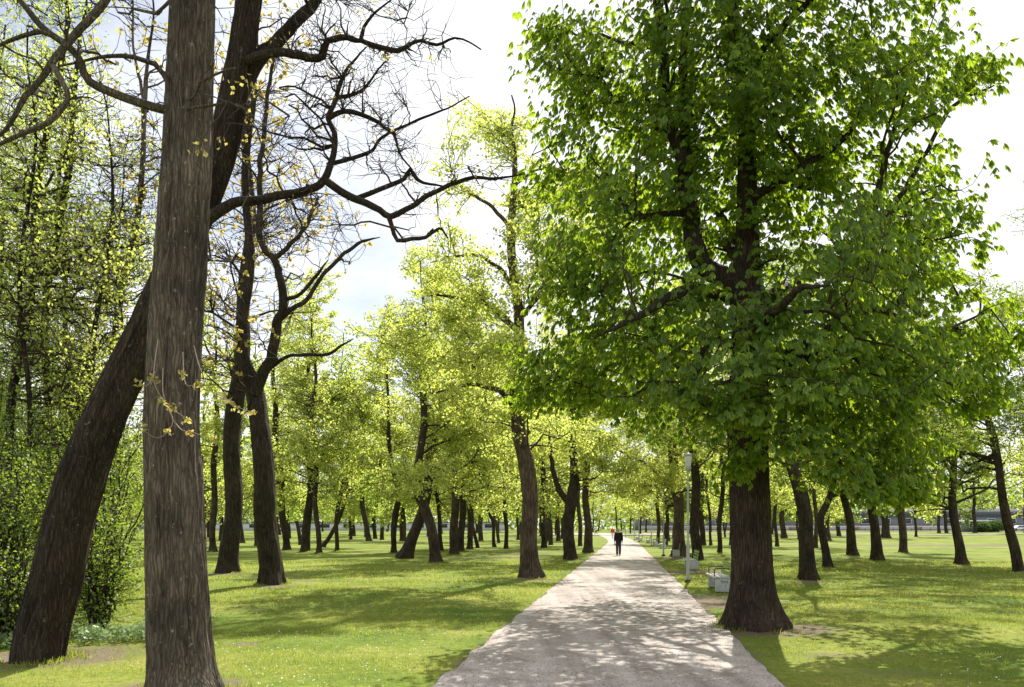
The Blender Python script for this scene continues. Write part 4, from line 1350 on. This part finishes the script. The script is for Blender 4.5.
# ------------------------------------------------------------------ lawn
def grass():
    g = np.random.default_rng(12)
    Vs, rs = [], []
    for lo, hi, dens, h, w in [(7.2, 11, 950, .042, .0065), (11, 16, 520, .046, .010), (16, 25, 200, .055, .018), (25, 42, 60, .07, .035)]:
        area = (hi - lo) * 1.36 * hi
        n = int(area * dens)
        y = g.uniform(lo, hi, n)
        x = g.uniform(-.68, .68, n) * hi
        ok = np.abs(x) < .68 * y + .5
        e = np.abs(x - path_c(y)) - path_w(y) / 2
        ok &= e > -.10 + .16 * fbm(np.stack([x * 3, y * 3, 0 * x], -1), 8, 2)
        dd = dirt_at(x, y) + (fbm(np.stack([x * 5, y * 5, 0 * x], -1), 4, 3) - .5) * .8
        ok &= dd < .42
        patch = fbm(np.stack([x * .9, y * .9, 0 * x], -1), 14, 3)
        ok &= g.uniform(0, 1, n) < np.clip((patch - .22) * 3, .25, 1)
        x, y, patch = x[ok], y[ok], patch[ok]
        n = len(x)
        z = gheight(x, y)
        a = g.uniform(0, 6.28, n)
        hh = h * g.uniform(.5, 1.45, n) * (.65 + .7 * patch)
        ww = w * g.uniform(.6, 1.3, n)
        lean = g.normal(size=(n, 2)) * .55
        B = np.stack([x, y, z - .006], -1)
        s = np.stack([np.cos(a), np.sin(a), 0 * a], -1) * ww[:, None] * .5
        tip = B + np.stack([lean[:, 0] * hh, lean[:, 1] * hh, hh], -1)
        V = np.stack([B - s, B + s, tip], 1)
        Vs.append(V.reshape(-1, 3))
        rs.append(np.repeat(np.clip(g.normal(.45, .25, n) + (patch - .5) * 1.2, 0, 1), 3))
    for fx, fy, fr in FEET:
        if fy > 62:
            continue
        n = int(900 if fy < 20 else 500)
        a = g.uniform(0, 6.28, n)
        rr = fr * 1.12 + np.abs(g.normal(0, .16, n)) + .03
        x, y = fx + np.cos(a) * rr, fy + np.sin(a) * rr
        ok = fbm(np.stack([x * 2.5, y * 2.5, 0 * x], -1), 41, 2) > .45
        x, y, a = x[ok], y[ok], a[ok]
        n = len(x)
        hh = g.uniform(.03, .11, n)
        t = g.uniform(0, 6.28, n)
        s = np.stack([np.cos(t), np.sin(t), 0 * t], -1) * (.005 + .0005 * fy) * g.uniform(.6, 1.2, (n, 1))
        B = np.stack([x, y, gheight(x, y) - .01], -1)
        tip = B + np.stack([np.cos(a) * .3 * hh + g.normal(0, .3, n) * hh, np.sin(a) * .3 * hh + g.normal(0, .3, n) * hh, hh], -1)
        Vs.append(np.stack([B - s, B + s, tip], 1).reshape(-1, 3))
        rs.append(np.repeat(np.clip(g.normal(.4, .25, n), 0, 1), 3))
    V = np.concatenate(Vs)
    o = mesh_obj('lawn_grass', V, [np.arange(len(V)).reshape(-1, 3)], L_GRASS, rnd=np.concatenate(rs))
    o['kind'] = 'stuff'
    # white daisies in drifts
    n = 3000
    y = 7.3 + 13 * g.uniform(0, 1, n) ** 1.3
    x = g.uniform(-.66, .1, n) * y
    k = fbm(np.stack([x * .5, y * .5, 0 * x], -1), 21, 3)
    e = np.abs(x - path_c(y)) - path_w(y) / 2
    ok = (k > .5) & (e > .3) & (dirt_at(x, y) < .4)
    x2 = g.uniform(4, 12, 1500); y2 = g.uniform(8.5, 22, 1500)
    ok2 = (fbm(np.stack([x2 * .5, y2 * .5, 0 * x2], -1), 23, 3) > .55) & (np.abs(x2) < .66 * y2) & (np.abs(x2 - path_c(y2)) > 2.4)
    x = np.concatenate([x[ok], x2[ok2]]); y = np.concatenate([y[ok], y2[ok2]])
    n = len(x)
    z = gheight(x, y) + g.uniform(.035, .07, n)
    c = np.stack([x, y, z], -1)
    nr = unit(g.normal(size=(n, 3)) * .35 + np.array([0, -.1, 1]))
    u = unit(np.cross(nr, np.array([1.0, 0, 0])))
    v = np.cross(nr, u)
    rad = g.uniform(.005, .0095, n)[:, None]
    an = np.arange(6) * math.pi / 3
    V = np.stack([c + rad * (math.cos(t) * u + math.sin(t) * v) for t in an], 1).reshape(-1, 3)
    me_q = np.concatenate([np.arange(n)[:, None] * 6 + np.array([0, 1, 2, 3]), np.arange(n)[:, None] * 6 + np.array([0, 3, 4, 5])])
    o = mesh_obj('daisies', V, [me_q], plain_mat('daisy_white', (0.72, 0.72, 0.66), .8))
    o['kind'] = 'stuff'
    # pale ground cover at the foot of the thicket
    n = 3800
    x = g.uniform(-8.2, -5.2, n)
    y = 11.2 + (x + 8) * .25 + np.abs(g.normal(0, 1, n)) * 1.1
    ok = fbm(np.stack([x * 1.4, y * 1.4, 0 * x], -1), 25, 3) > .42
    x, y = x[ok], y[ok]
    P = np.stack([x, y, gheight(x, y) + g.uniform(.03, .2, len(x))], -1)
    V, q, r = leaf_quads(P, .065, g, .8, 0)
    b = Buf()
    b.add(V, q, r=r)
    o = b.build('ground_cover', L_COVER)
    o['kind'] = 'stuff'
    # dark litter of bud scales on the path
    n = 5200
    y = 7.3 + 14 * g.uniform(0, 1, n) ** 1.7
    t = g.uniform(-.5, .5, n)
    x = path_c(y) + t * path_w(y)
    k = fbm(np.stack([x * .9, y * .9, 0 * x], -1), 33, 3) + .35 * np.abs(t) + .1 * (y < 11)
    ok = k > .55
    x, y, t = x[ok], y[ok], t[ok]
    P = np.stack([x, y, gz(y) + .012 + .02 * (1 - 4 * t * t) + .012], -1)
    V, q, r = leaf_quads(P, .024, g, .5, 0)
    V[:, 2] = np.repeat(P[:, 2], 4) + (V[:, 2] - np.repeat(P[:, 2], 4)) * .35
    b = Buf()
    b.add(V, q, r=r)
    o = b.build('fallen_litter', plain_mat('litter_brown', (0.10, 0.06, 0.035), .9, 0, .3))
    o['kind'] = 'stuff'


grass()


# ------------------------------------------------------------------ lamps and benches
def build_lamp():
    r = thing('street_lamp', 'grey lamp post with white lantern, nearest of the row along the right verge', 'street lamp', (0, 0, 0), 'lamp posts along the right verge')
    b = Buf(); b.lathe([(0, .10), (.12, .10), (.125, .08), (.125, -.05)], n=20); b.build('base_plate', DARK_IRON, r, False)
    b = Buf(); b.lathe([(.056, .10), (.056, 1.25), (.05, 1.3), (.031, 1.33), (.029, 3.55), (.029, 3.62)], n=16); b.build('pole', GREY_METAL, r, True)
    b = Buf(); b.lathe([(.0, 3.60), (.07, 3.60), (.10, 3.64), (.11, 3.70), (.06, 3.72), (0, 3.72)], n=20); b.build('collar', GREY_METAL, r, True)
    b = Buf(); b.lathe([(.07, 3.72), (.095, 3.80), (.12, 4.02), (.122, 4.06), (0, 4.06)], n=20); b.build('lantern', WHITE_PLASTIC, r, True)
    b = Buf(); b.lathe([(0, 4.062), (.14, 4.062), (.14, 4.085), (.09, 4.14), (.03, 4.17), (0, 4.2)], n=20); b.build('cap', GREY_METAL, r, True)
    return r


def copy_tree(o, parent=None):
    c = o.copy()
    COL.objects.link(c)
    if parent is not None:
        c.parent = parent
    for ch in list(o.children):
        copy_tree(ch, c)
    return c


lamp = build_lamp()
lamps = [(688, 582.5, 'grey lamp post with white lantern, nearest of the row along the right verge'), (663.5, 556, 'second lamp post of the row, left of the thick ribbed trunk'),
         (651.5, 546.3, 'third lamp post of the row along the right verge'), (639, 542, 'fourth lamp post of the row along the right verge'), (634.5, 540.5, 'fifth lamp post of the row, small beyond the bench row'),
         (625.5, 537.5, 'farthest small lamp post near the end of the path')]
for k, (px, py, lab) in enumerate(lamps):
    o = lamp if k == 0 else copy_tree(lamp)
    d = dist(py)
    x = (px - CX) * d / F
    o.location = (x, d, float(gheight(np.array([x]), np.array([d]))[0]))
    o['label'] = lab


def build_bench():
    """runs along +Y, sitter faces -X (the path)"""
    r = thing('park_bench', 'white concrete park bench with green slats, nearest one, half behind the chestnut trunk', 'bench', (0, 0, 0), 'benches along the right verge')
    for y in (-.93, .93):
        b = Buf(); b.box((.06, y, .20), (.42, .16, .36)); b.build('concrete_foot', CONCRETE, r, bevel=.012)
        b = Buf(); b.box((.06, y, .005), (.34, .12, .06)); b.build('plinth', DARK_IRON, r)
    for i in range(4):
        b = Buf(); b.box((-.16 + i * .118, 0, .402), (.10, 2.05, .04)); b.build('seat_slat', SEAT_PAINT, r, bevel=.006)
    for y in (-.72, .72):
        b = Buf(); b.tube([(.245, y, .30), (.27, y, .5), (.335, y, .86)], [.02, .02, .02], 8); b.build('back_post', DARK_IRON, r, True)
        b = Buf(); b.tube([(.275, y, .62), (.1, y, .64), (-.12, y, .63), (-.15, y, .58), (-.15, y, .423)], [.016] * 5, 8); b.build('armrest', DARK_IRON, r, True)
    for i in range(3):
        z = .50 + i * .125
        b = Buf(); b.box((.235 + (z - .5) * .18, 0, z), (.028, 2.05, .10)); b.build('back_slat', GREEN_PAINT, r, bevel=.006)
    return r


bench = build_bench()
# a few dark scribbles on the end of the nearest bench
benches = [(724, 593.5), (693.5, 570), (676.5, 557.5), (663.5, 549), (656, 546), (648.5, 543.2), (641, 541), (637.5, 539.7)]
names = ['white concrete park bench with green slats, nearest one, half behind the chestnut trunk', 'second bench from the viewer, behind the nearest lamp post', 'third bench, at the foot of the thick ribbed trunk',
         'fourth bench, just past the second lamp post', 'fifth bench, left of the two far trunks', 'sixth bench, beside the third lamp post', 'seventh bench along the right verge, tiny and pale',
         'farthest bench of the row, near the fifth lamp post']
for k, (px, py) in enumerate(benches):
    o = bench if k == 0 else copy_tree(bench)
    d = dist(py)
    x = (px - CX) * d / F
    o.location = (x - .06 + .93 * .1418, d + 1.0, float(gheight(np.array([x]), np.array([d]))[0]) + .0)
    o.rotation_euler = (0, 0, -math.atan(.1418))
    o['label'] = names[k]
sc_b = Buf()
for s in [[(-.02, .31), (.02, .33), (.05, .30), (.01, .27), (.04, .24)], [(.09, .31), (.12, .27), (.15, .32), (.17, .26)], [(.10, .22), (.10, .17)], [(.06, .33), (.08, .26)]]:
    sc_b.tube([(x, -1.011, z) for x, z in s], [.008] * len(s), 5)
sc_b.build('scribble', DARK_IRON, bench)


# ------------------------------------------------------------------ people
def skin_mesh(name, verts, edges, radii, mat, parent, root=0, sub=2):
    me = bpy.data.meshes.new(name)
    me.from_pydata(verts, edges, [])
    me.materials.append(mat)
    o = bpy.data.objects.new(name, me)
    COL.objects.link(o)
    o.parent = parent
    m = o.modifiers.new('skin', 'SKIN')
    m.use_smooth_shade = True
    for k, r in enumerate(radii):
        v = me.skin_vertices[0].data[k]
        v.radius = r if isinstance(r, tuple) else (r, r)
        v.use_root = (k == root)
    s = o.modifiers.new('sub', 'SUBSURF')
    s.levels = sub
    s.render_levels = sub
    return o


SKIN = plain_mat('skin', (0.50, 0.33, 0.26), .55)
SHOE = plain_mat('shoe_black', (0.025, 0.024, 0.023), .5)


def build_person(label, loc, rotz, top, legs, hair, bag=False, cap=False):
    """walks along +Y"""
    r = thing('person', label, 'person', loc, None, rotz)
    # body: one skinned surface
    v = [(0, 0, .95), (0, .01, 1.12), (0, .02, 1.30), (0, .02, 1.42), (0, .03, 1.50), (0, .05, 1.57), (0, .06, 1.66)]
    rad = [(.15, .11), (.14, .10), (.17, .115), (.12, .08), (.056, .058), (.075, .09), (.07, .085)]
    e = [(0, 1), (1, 2), (2, 3), (3, 4), (4, 5), (5, 6)]

    def chain(p0, pts, rs):
        prev = p0
        for p, q in zip(pts, rs):
            v.append(p); rad.append(q); e.append((prev, len(v) - 1)); prev = len(v) - 1
        return prev
    hands = []
    for s, sw in ((-1, 1), (1, -1)):
        h = chain(3, [(s * .18, .02, 1.39), (s * .222, -.02 - .03 * sw, 1.12), (s * .232, .04 + .10 * sw, .90), (s * .232, .06 + .12 * sw, .84)], [.055, .045, .034, (.022, .036)])
        base = v[h]
        for k in range(4):
            p = (base[0] + s * .004, base[1] - .028 + k * .019, base[2] - .055)
            q = (p[0] - s * .012, p[1] + .004, p[2] - .045 - .006 * (k in (1, 2)))
            chain(h, [p, q], [.0095, .0085])
        chain(h, [(base[0] - s * .012, base[1] + .045, base[2] - .02), (base[0] - s * .018, base[1] + .055, base[2] - .055)], [.011, .009])
        hands.append(base)
    feet = []
    for s, st in ((-1, -1), (1, 1)):
        k = chain(0, [(s * .085, .0, .88), (s * .09, .10 * st + .04, .50), (s * .09, .22 * st - .02, .10), (s * .095, .22 * st + .10, .045)], [.085, .058, .042, .038])
        feet.append((s * .093, .22 * st))
    skin_mesh('body', v, e, rad, SKIN, r)
    # jacket
    v, e, rad = [(0, 0, .80), (0, .0, 1.02), (0, .015, 1.28), (0, .02, 1.42), (0, .025, 1.475)], [(0, 1), (1, 2), (2, 3), (3, 4)], [(.205, .165), (.20, .155), (.20, .15), (.15, .10), (.075, .075)]
    for s, sw in ((-1, 1), (1, -1)):
        chain(3, [(s * .185, .02, 1.40), (s * .225, -.02 - .03 * sw, 1.12), (s * .232, .03 + .10 * sw, .90)], [.075, .07, .056])
    skin_mesh('jacket', v, e, rad, top, r)
    v, e, rad = [(0, 0, .95)], [], [(.165, .125)]
    for s, st in ((-1, -1), (1, 1)):
        chain(0, [(s * .085, .0, .86), (s * .09, .10 * st + .04, .50), (s * .09, .22 * st - .02, .12), (s * .09, .22 * st - .02, .07)], [.108, .088, .076, .074])
    skin_mesh('trousers', v, e, rad, legs, r)
    for fx, fy in feet:
        skin_mesh('shoe', [(fx, fy - .06, .045), (fx, fy + .04, .05), (fx, fy + .15, .035)], [(0, 1), (1, 2)], [.045, .046, .036], SHOE, r)
    # head details and hair
    b = Buf()
    b.lathe([(0, -.022), (.016, -.012), (.018, .012), (0, .02)], (-.082, .055, 1.615), 8)
    b.lathe([(0, -.022), (.016, -.012), (.018, .012), (0, .02)], (.082, .055, 1.615), 8)
    b.lathe([(0, -.02), (.014, -.012), (.006, .02), (0, .022)], (0, .155, 1.60), 8)
    b.build('face', SKIN, r, True)
    skin_mesh('hair', [(0, .0, 1.60), (0, .02, 1.68), (0, .075, 1.715)], [(0, 1), (1, 2)], [(.07, .06), (.085, .09), (.06, .05)], hair, r)
    return r, hands


BLACK = plain_mat('jacket_black', (0.016, 0.016, 0.018), .8, 0, .1, 20, spec=.2)
CHAR = plain_mat('trousers_charcoal', (0.05, 0.048, 0.052), .85, spec=.2)
RED = plain_mat('shirt_red', (0.55, 0.03, 0.04), .8)
PALE = plain_mat('cloth_pale', (0.62, 0.62, 0.60), .85)
GREYH = plain_mat('hair_grey', (0.42, 0.38, 0.35), .8)
DARKH = plain_mat('hair_dark', (0.05, 0.035, 0.025), .8)
CREAM = plain_mat('cap_cream', (0.66, 0.58, 0.48), .8)

d = dist(556)
xm = (618.5 - CX) * d / F
zp = float(gz(d)) + .032
man, hands = build_person('man in black jacket and dark trousers walking away along the path', (xm, d, zp), -R(6), BLACK, CHAR, CREAM)
b = Buf()
b.lathe([(0, -.09), (.05, -.085), (.06, 0), (.035, .04), (0, .045)], (0, 0, 0), 12)
bag = b.build('bag', plain_mat('bag_pink', (0.55, 0.38, 0.33), .7), None, True)
hx, hy, hz = hands[0]
bag.location = (xm + hx + .02, d + hy, zp + hz - .12)
bag['label'] = "small pinkish bag held in the walking man's left hand"
bag['category'] = 'bag'
d2 = dist(538.6)
build_person('distant person in a bright red top on the path ahead of the man', ((612.6 - CX) * d2 / F, d2, float(gz(d2)) + .032), R(10), RED, PALE, GREYH)
d3 = dist(534.6)
x3 = (596 - CX) * d3 / F
build_person('tiny distant person in pale clothes on the lawn left of the path', (x3, d3, float(gheight(np.array([x3]), np.array([d3]))[0])), R(100), PALE, CHAR, DARKH)


# ------------------------------------------------------------------ buildings, kiosk, fence, hedge, car on the far right
def buildings():
    wall = plain_mat('grey_cladding', (0.15, 0.165, 0.185), .7, 0, .08, 2)
    pale = plain_mat('pale_render', (0.50, 0.47, 0.46), .85, 0, .08, 2)
    roofm = plain_mat('grey_roof', (0.10, 0.108, 0.12), .95, 0, .1, 1.5, spec=.1)
    glass = plain_mat('window_dark', (0.04, 0.05, 0.06), .15)
    white = plain_mat('white_paint', (0.78, 0.79, 0.80), .5)
    brick = plain_mat('reddish_panel', (0.36, 0.22, 0.19), .8, 0, .1, 3)
    y0 = 232.0
    z = float(gz(y0))
    r = thing('long_building', 'long grey building behind the far edge of the right lawn', 'building', (112, y0, z))
    b = Buf(); b.box((0, 6, 2.2), (150, 12, 4.6)); b.build('wall', wall, r)
    b = Buf(); b.box((0, -.15, .75), (150, .3, 1.5)); b.build('plinth', pale, r)
    # pitched roof
    b = Buf()
    b.add([(-75.5, -.6, 4.4), (75.5, -.6, 4.4), (75.5, 6, 6.6), (-75.5, 6, 6.6), (-75.5, 12.6, 4.4), (75.5, 12.6, 4.4)], [[0, 1, 2, 3], [3, 2, 5, 4], [0, 4, 5, 1]], [[0, 3, 4], [1, 5, 2]])
    b.build('roof', roofm, r)
    for k in range(24):
        x = -70 + k * 6.1
        f = Buf(); f.box((x, -.02, 2.9), (2.4, .1, 1.5)); f = f.build('window', white, r)
        p = Buf(); p.box((x, -.085, 2.9), (2.1, .05, 1.25)); p.build('pane', glass, f)
        if k % 3 == 0:
            p = Buf(); p.box((x + 3.0, -.36, .8), (2.2, .12, .9)); p.build('panel', brick, r)
    # pale building glimpsed through the left grove
    y1 = 250.0
    r = thing('long_building', 'long pale building glimpsed between the trunks far behind the left grove', 'building', (-62, y1, float(gz(y1))))
    b = Buf(); b.box((0, 5, 1.2), (120, 10, 2.6)); b.build('wall', plain_mat('whitewash', (0.66, 0.68, 0.72), .85, 0, .06, 2), r)
    b = Buf(); b.box((0, 5, 2.62), (122, 11.5, .22)); b.build('roof', roofm, r)
    for k in range(16):
        x = -56 + k * 7.4
        f = Buf(); f.box((x, -.02, 1.5), (3.0, .1, 1.1)); f = f.build('window', wall, r)
        p = Buf(); p.box((x, -.085, 1.5), (2.7, .05, .85)); p.build('pane', glass, f)
    # kiosk
    dk = 196.0
    xk = (979 - CX) * dk / F
    zk = float(gz(dk))
    r = thing('kiosk', 'small kiosk with a flat white roof at the edge of the right lawn', 'kiosk', (xk, dk, zk))
    b = Buf(); b.box((0, 2, 1.25), (5.4, 4, 2.6)); b.build('wall', wall, r)
    b = Buf(); b.box((-.3, 1.6, 2.72), (7.0, 5.6, .34)); b.build('roof', white, r, bevel=.04)
    for x in (-1.7, .1):
        f = Buf(); f.box((x, -.03, 1.6), (1.5, .1, 1.1)); f = f.build('window', white, r)
        p = Buf(); p.box((x, -.09, 1.6), (1.3, .05, .9)); p.build('pane', glass, f)
    f = Buf(); f.box((1.9, -.03, 1.05), (.95, .1, 2.1)); f = f.build('door', white, r)
    h = Buf(); h.box((1.55, -.10, 1.05), (.05, .06, .16)); h.build('handle', DARK_IRON, f)
    # railing
    yr = 214.0
    zr = float(gz(yr))
    r = thing('railing', 'low dark metal railing along the far edge of the right lawn', 'fence', (100, yr, zr))
    for zz in (.95, .5):
        b = Buf(); b.box((0, 0, zz), (120, .06, .08)); b.build('rail', DARK_IRON, r)
    for k in range(49):
        b = Buf(); b.box((-60 + k * 2.5, .07, .5), (.09, .07, 1.1)); b.build('post', DARK_IRON, r)
    # street behind the railing
    b = Buf()
    b.add([(30, 216, 1.2), (230, 216, 1.2), (230, 228, 1.2), (30, 228, 1.2)], [[0, 1, 2, 3]])
    V = np.array([(30, 216), (230, 216), (230, 228), (30, 228)], float)
    b = Buf()
    b.add(np.column_stack([V, gz(V[:, 1]) + .12]), [[0, 1, 2, 3]])
    o = b.build('street', plain_mat('asphalt_pale', (0.24, 0.23, 0.23), .9, 0, .1, 2))
    o['kind'] = 'structure'
    # two clipped bushes before the kiosk
    for px, wpx, hpx, dd, lab in [(981, 17, 10, 189, 'left rounded dark bush in front of the kiosk'), (994, 24, 12, 192, 'right larger dark bush in front of the kiosk')]:
        x = (px - CX) * dd / F
        rr = wpx / 2 * dd / F
        hh = hpx * dd / F
        g = np.random.default_rng(px)
        r = thing('bush', lab, 'bush', (x, dd, float(gheight(np.array([x]), np.array([dd]))[0])), 'bushes by the kiosk')
        P, _ = in_lobes([(0, 0, hh * .5, rr, rr, hh * .5), (rr * .3, 0, hh * .6, rr * .6, rr * .7, hh * .42), (-rr * .4, 0, hh * .45, rr * .6, rr * .7, hh * .42)], 2600, g, .55)
        P[:, 2] = np.maximum(P[:, 2], .02)
        V, q, rn = leaf_quads(P, .34, g, .8, 0)
        b = Buf(); b.add(V, q, r=rn); b.build('foliage', L_HEDGE, r)
        b = Buf()
        for k in range(6):
            a = k * 1.05
            b.tube([(0, 0, -.1), (math.cos(a) * rr * .3, math.sin(a) * rr * .3, hh * .5), (math.cos(a) * rr * .6, math.sin(a) * rr * .6, hh * .8)], [.06, .04, .02], 6)
        b.build('stem', BARK_DARK, r, True)


buildings()


def car():
    dd = 220.0
    x = (1019 - CX) * dd / F
    r = thing('parked_car', 'white car parked beyond the railing at the right edge', 'car', (x, dd, float(gz(dd)) + .13))
    white = plain_mat('car_white', (0.78, 0.79, 0.80), .3)
    glass = plain_mat('car_glass', (0.03, 0.035, 0.04), .1)
    tyre = plain_mat('tyre', (0.02, 0.02, 0.02), .8)
    prof = [(-2.05, .30), (-2.1, .55), (-2.0, .82), (-1.15, .95), (-.55, 1.40), (.9, 1.44), (1.75, 1.0), (2.05, .92), (2.1, .5), (2.0, .3)]
    n = len(prof)
    V, Q = [], []
    for y, s in ((-.86, 1), (-.80, 1.0), (.80, 1.0), (.86, 1)):
        for px, pz in prof:
            inset = .06 if abs(y) > .83 else 0
            V.append((px * (1 - inset * .3), y, pz - inset * (pz > .9) * .6))
    for k in range(3):
        for i in range(n):
            j = (i + 1) % n
            Q.append((k * n + i, k * n + j, (k + 1) * n + j, (k + 1) * n + i))
    me = bpy.data.meshes.new('body')
    me.from_pydata(V, [], Q + [tuple(range(n))[::-1], tuple(range(3 * n, 4 * n))])
    me.materials.append(white)
    o = bpy.data.objects.new('body', me)
    COL.objects.link(o)
    o.parent = r
    for y in (-.868, .868):
        b = Buf()
        V = np.array([(-1.0, y, .97), (-.5, y, 1.33), (.85, y, 1.36), (1.5, y, 1.0)])
        b.add(np.vstack([V, V * [1, .985, 1]]), [[0, 1, 2, 3], [4, 7, 6, 5], [0, 4, 5, 1], [1, 5, 6, 2], [2, 6, 7, 3], [3, 7, 4, 0]])
        b.build('side_window', glass, r)
    for wx in (-1.3, 1.3):
        for y in (-.78, .78):
            b = Buf()
            P = np.array([(wx, y - .1, .31), (wx, y - .099, .31), (wx, y + .099, .31), (wx, y + .1, .31)])
            b.tube(P, [.01, .31, .31, .01], 16)
            w = b.build('wheel', tyre, r)
            b = Buf()
            b.tube(np.array([(wx, y + .112 * np.sign(y), .31), (wx, y + .113 * np.sign(y), .31)]), [.19, .19], 12)
            b.build('rim', GREY_METAL, w)
    for y in (-.6, .6):
        b = Buf(); b.box((-2.08, y, .66), (.06, .34, .14)); b.build('headlight', glass, r)
        b = Buf(); b.box((2.09, y, .75), (.06, .3, .16)); b.build('tail_light', RED, r)


car()
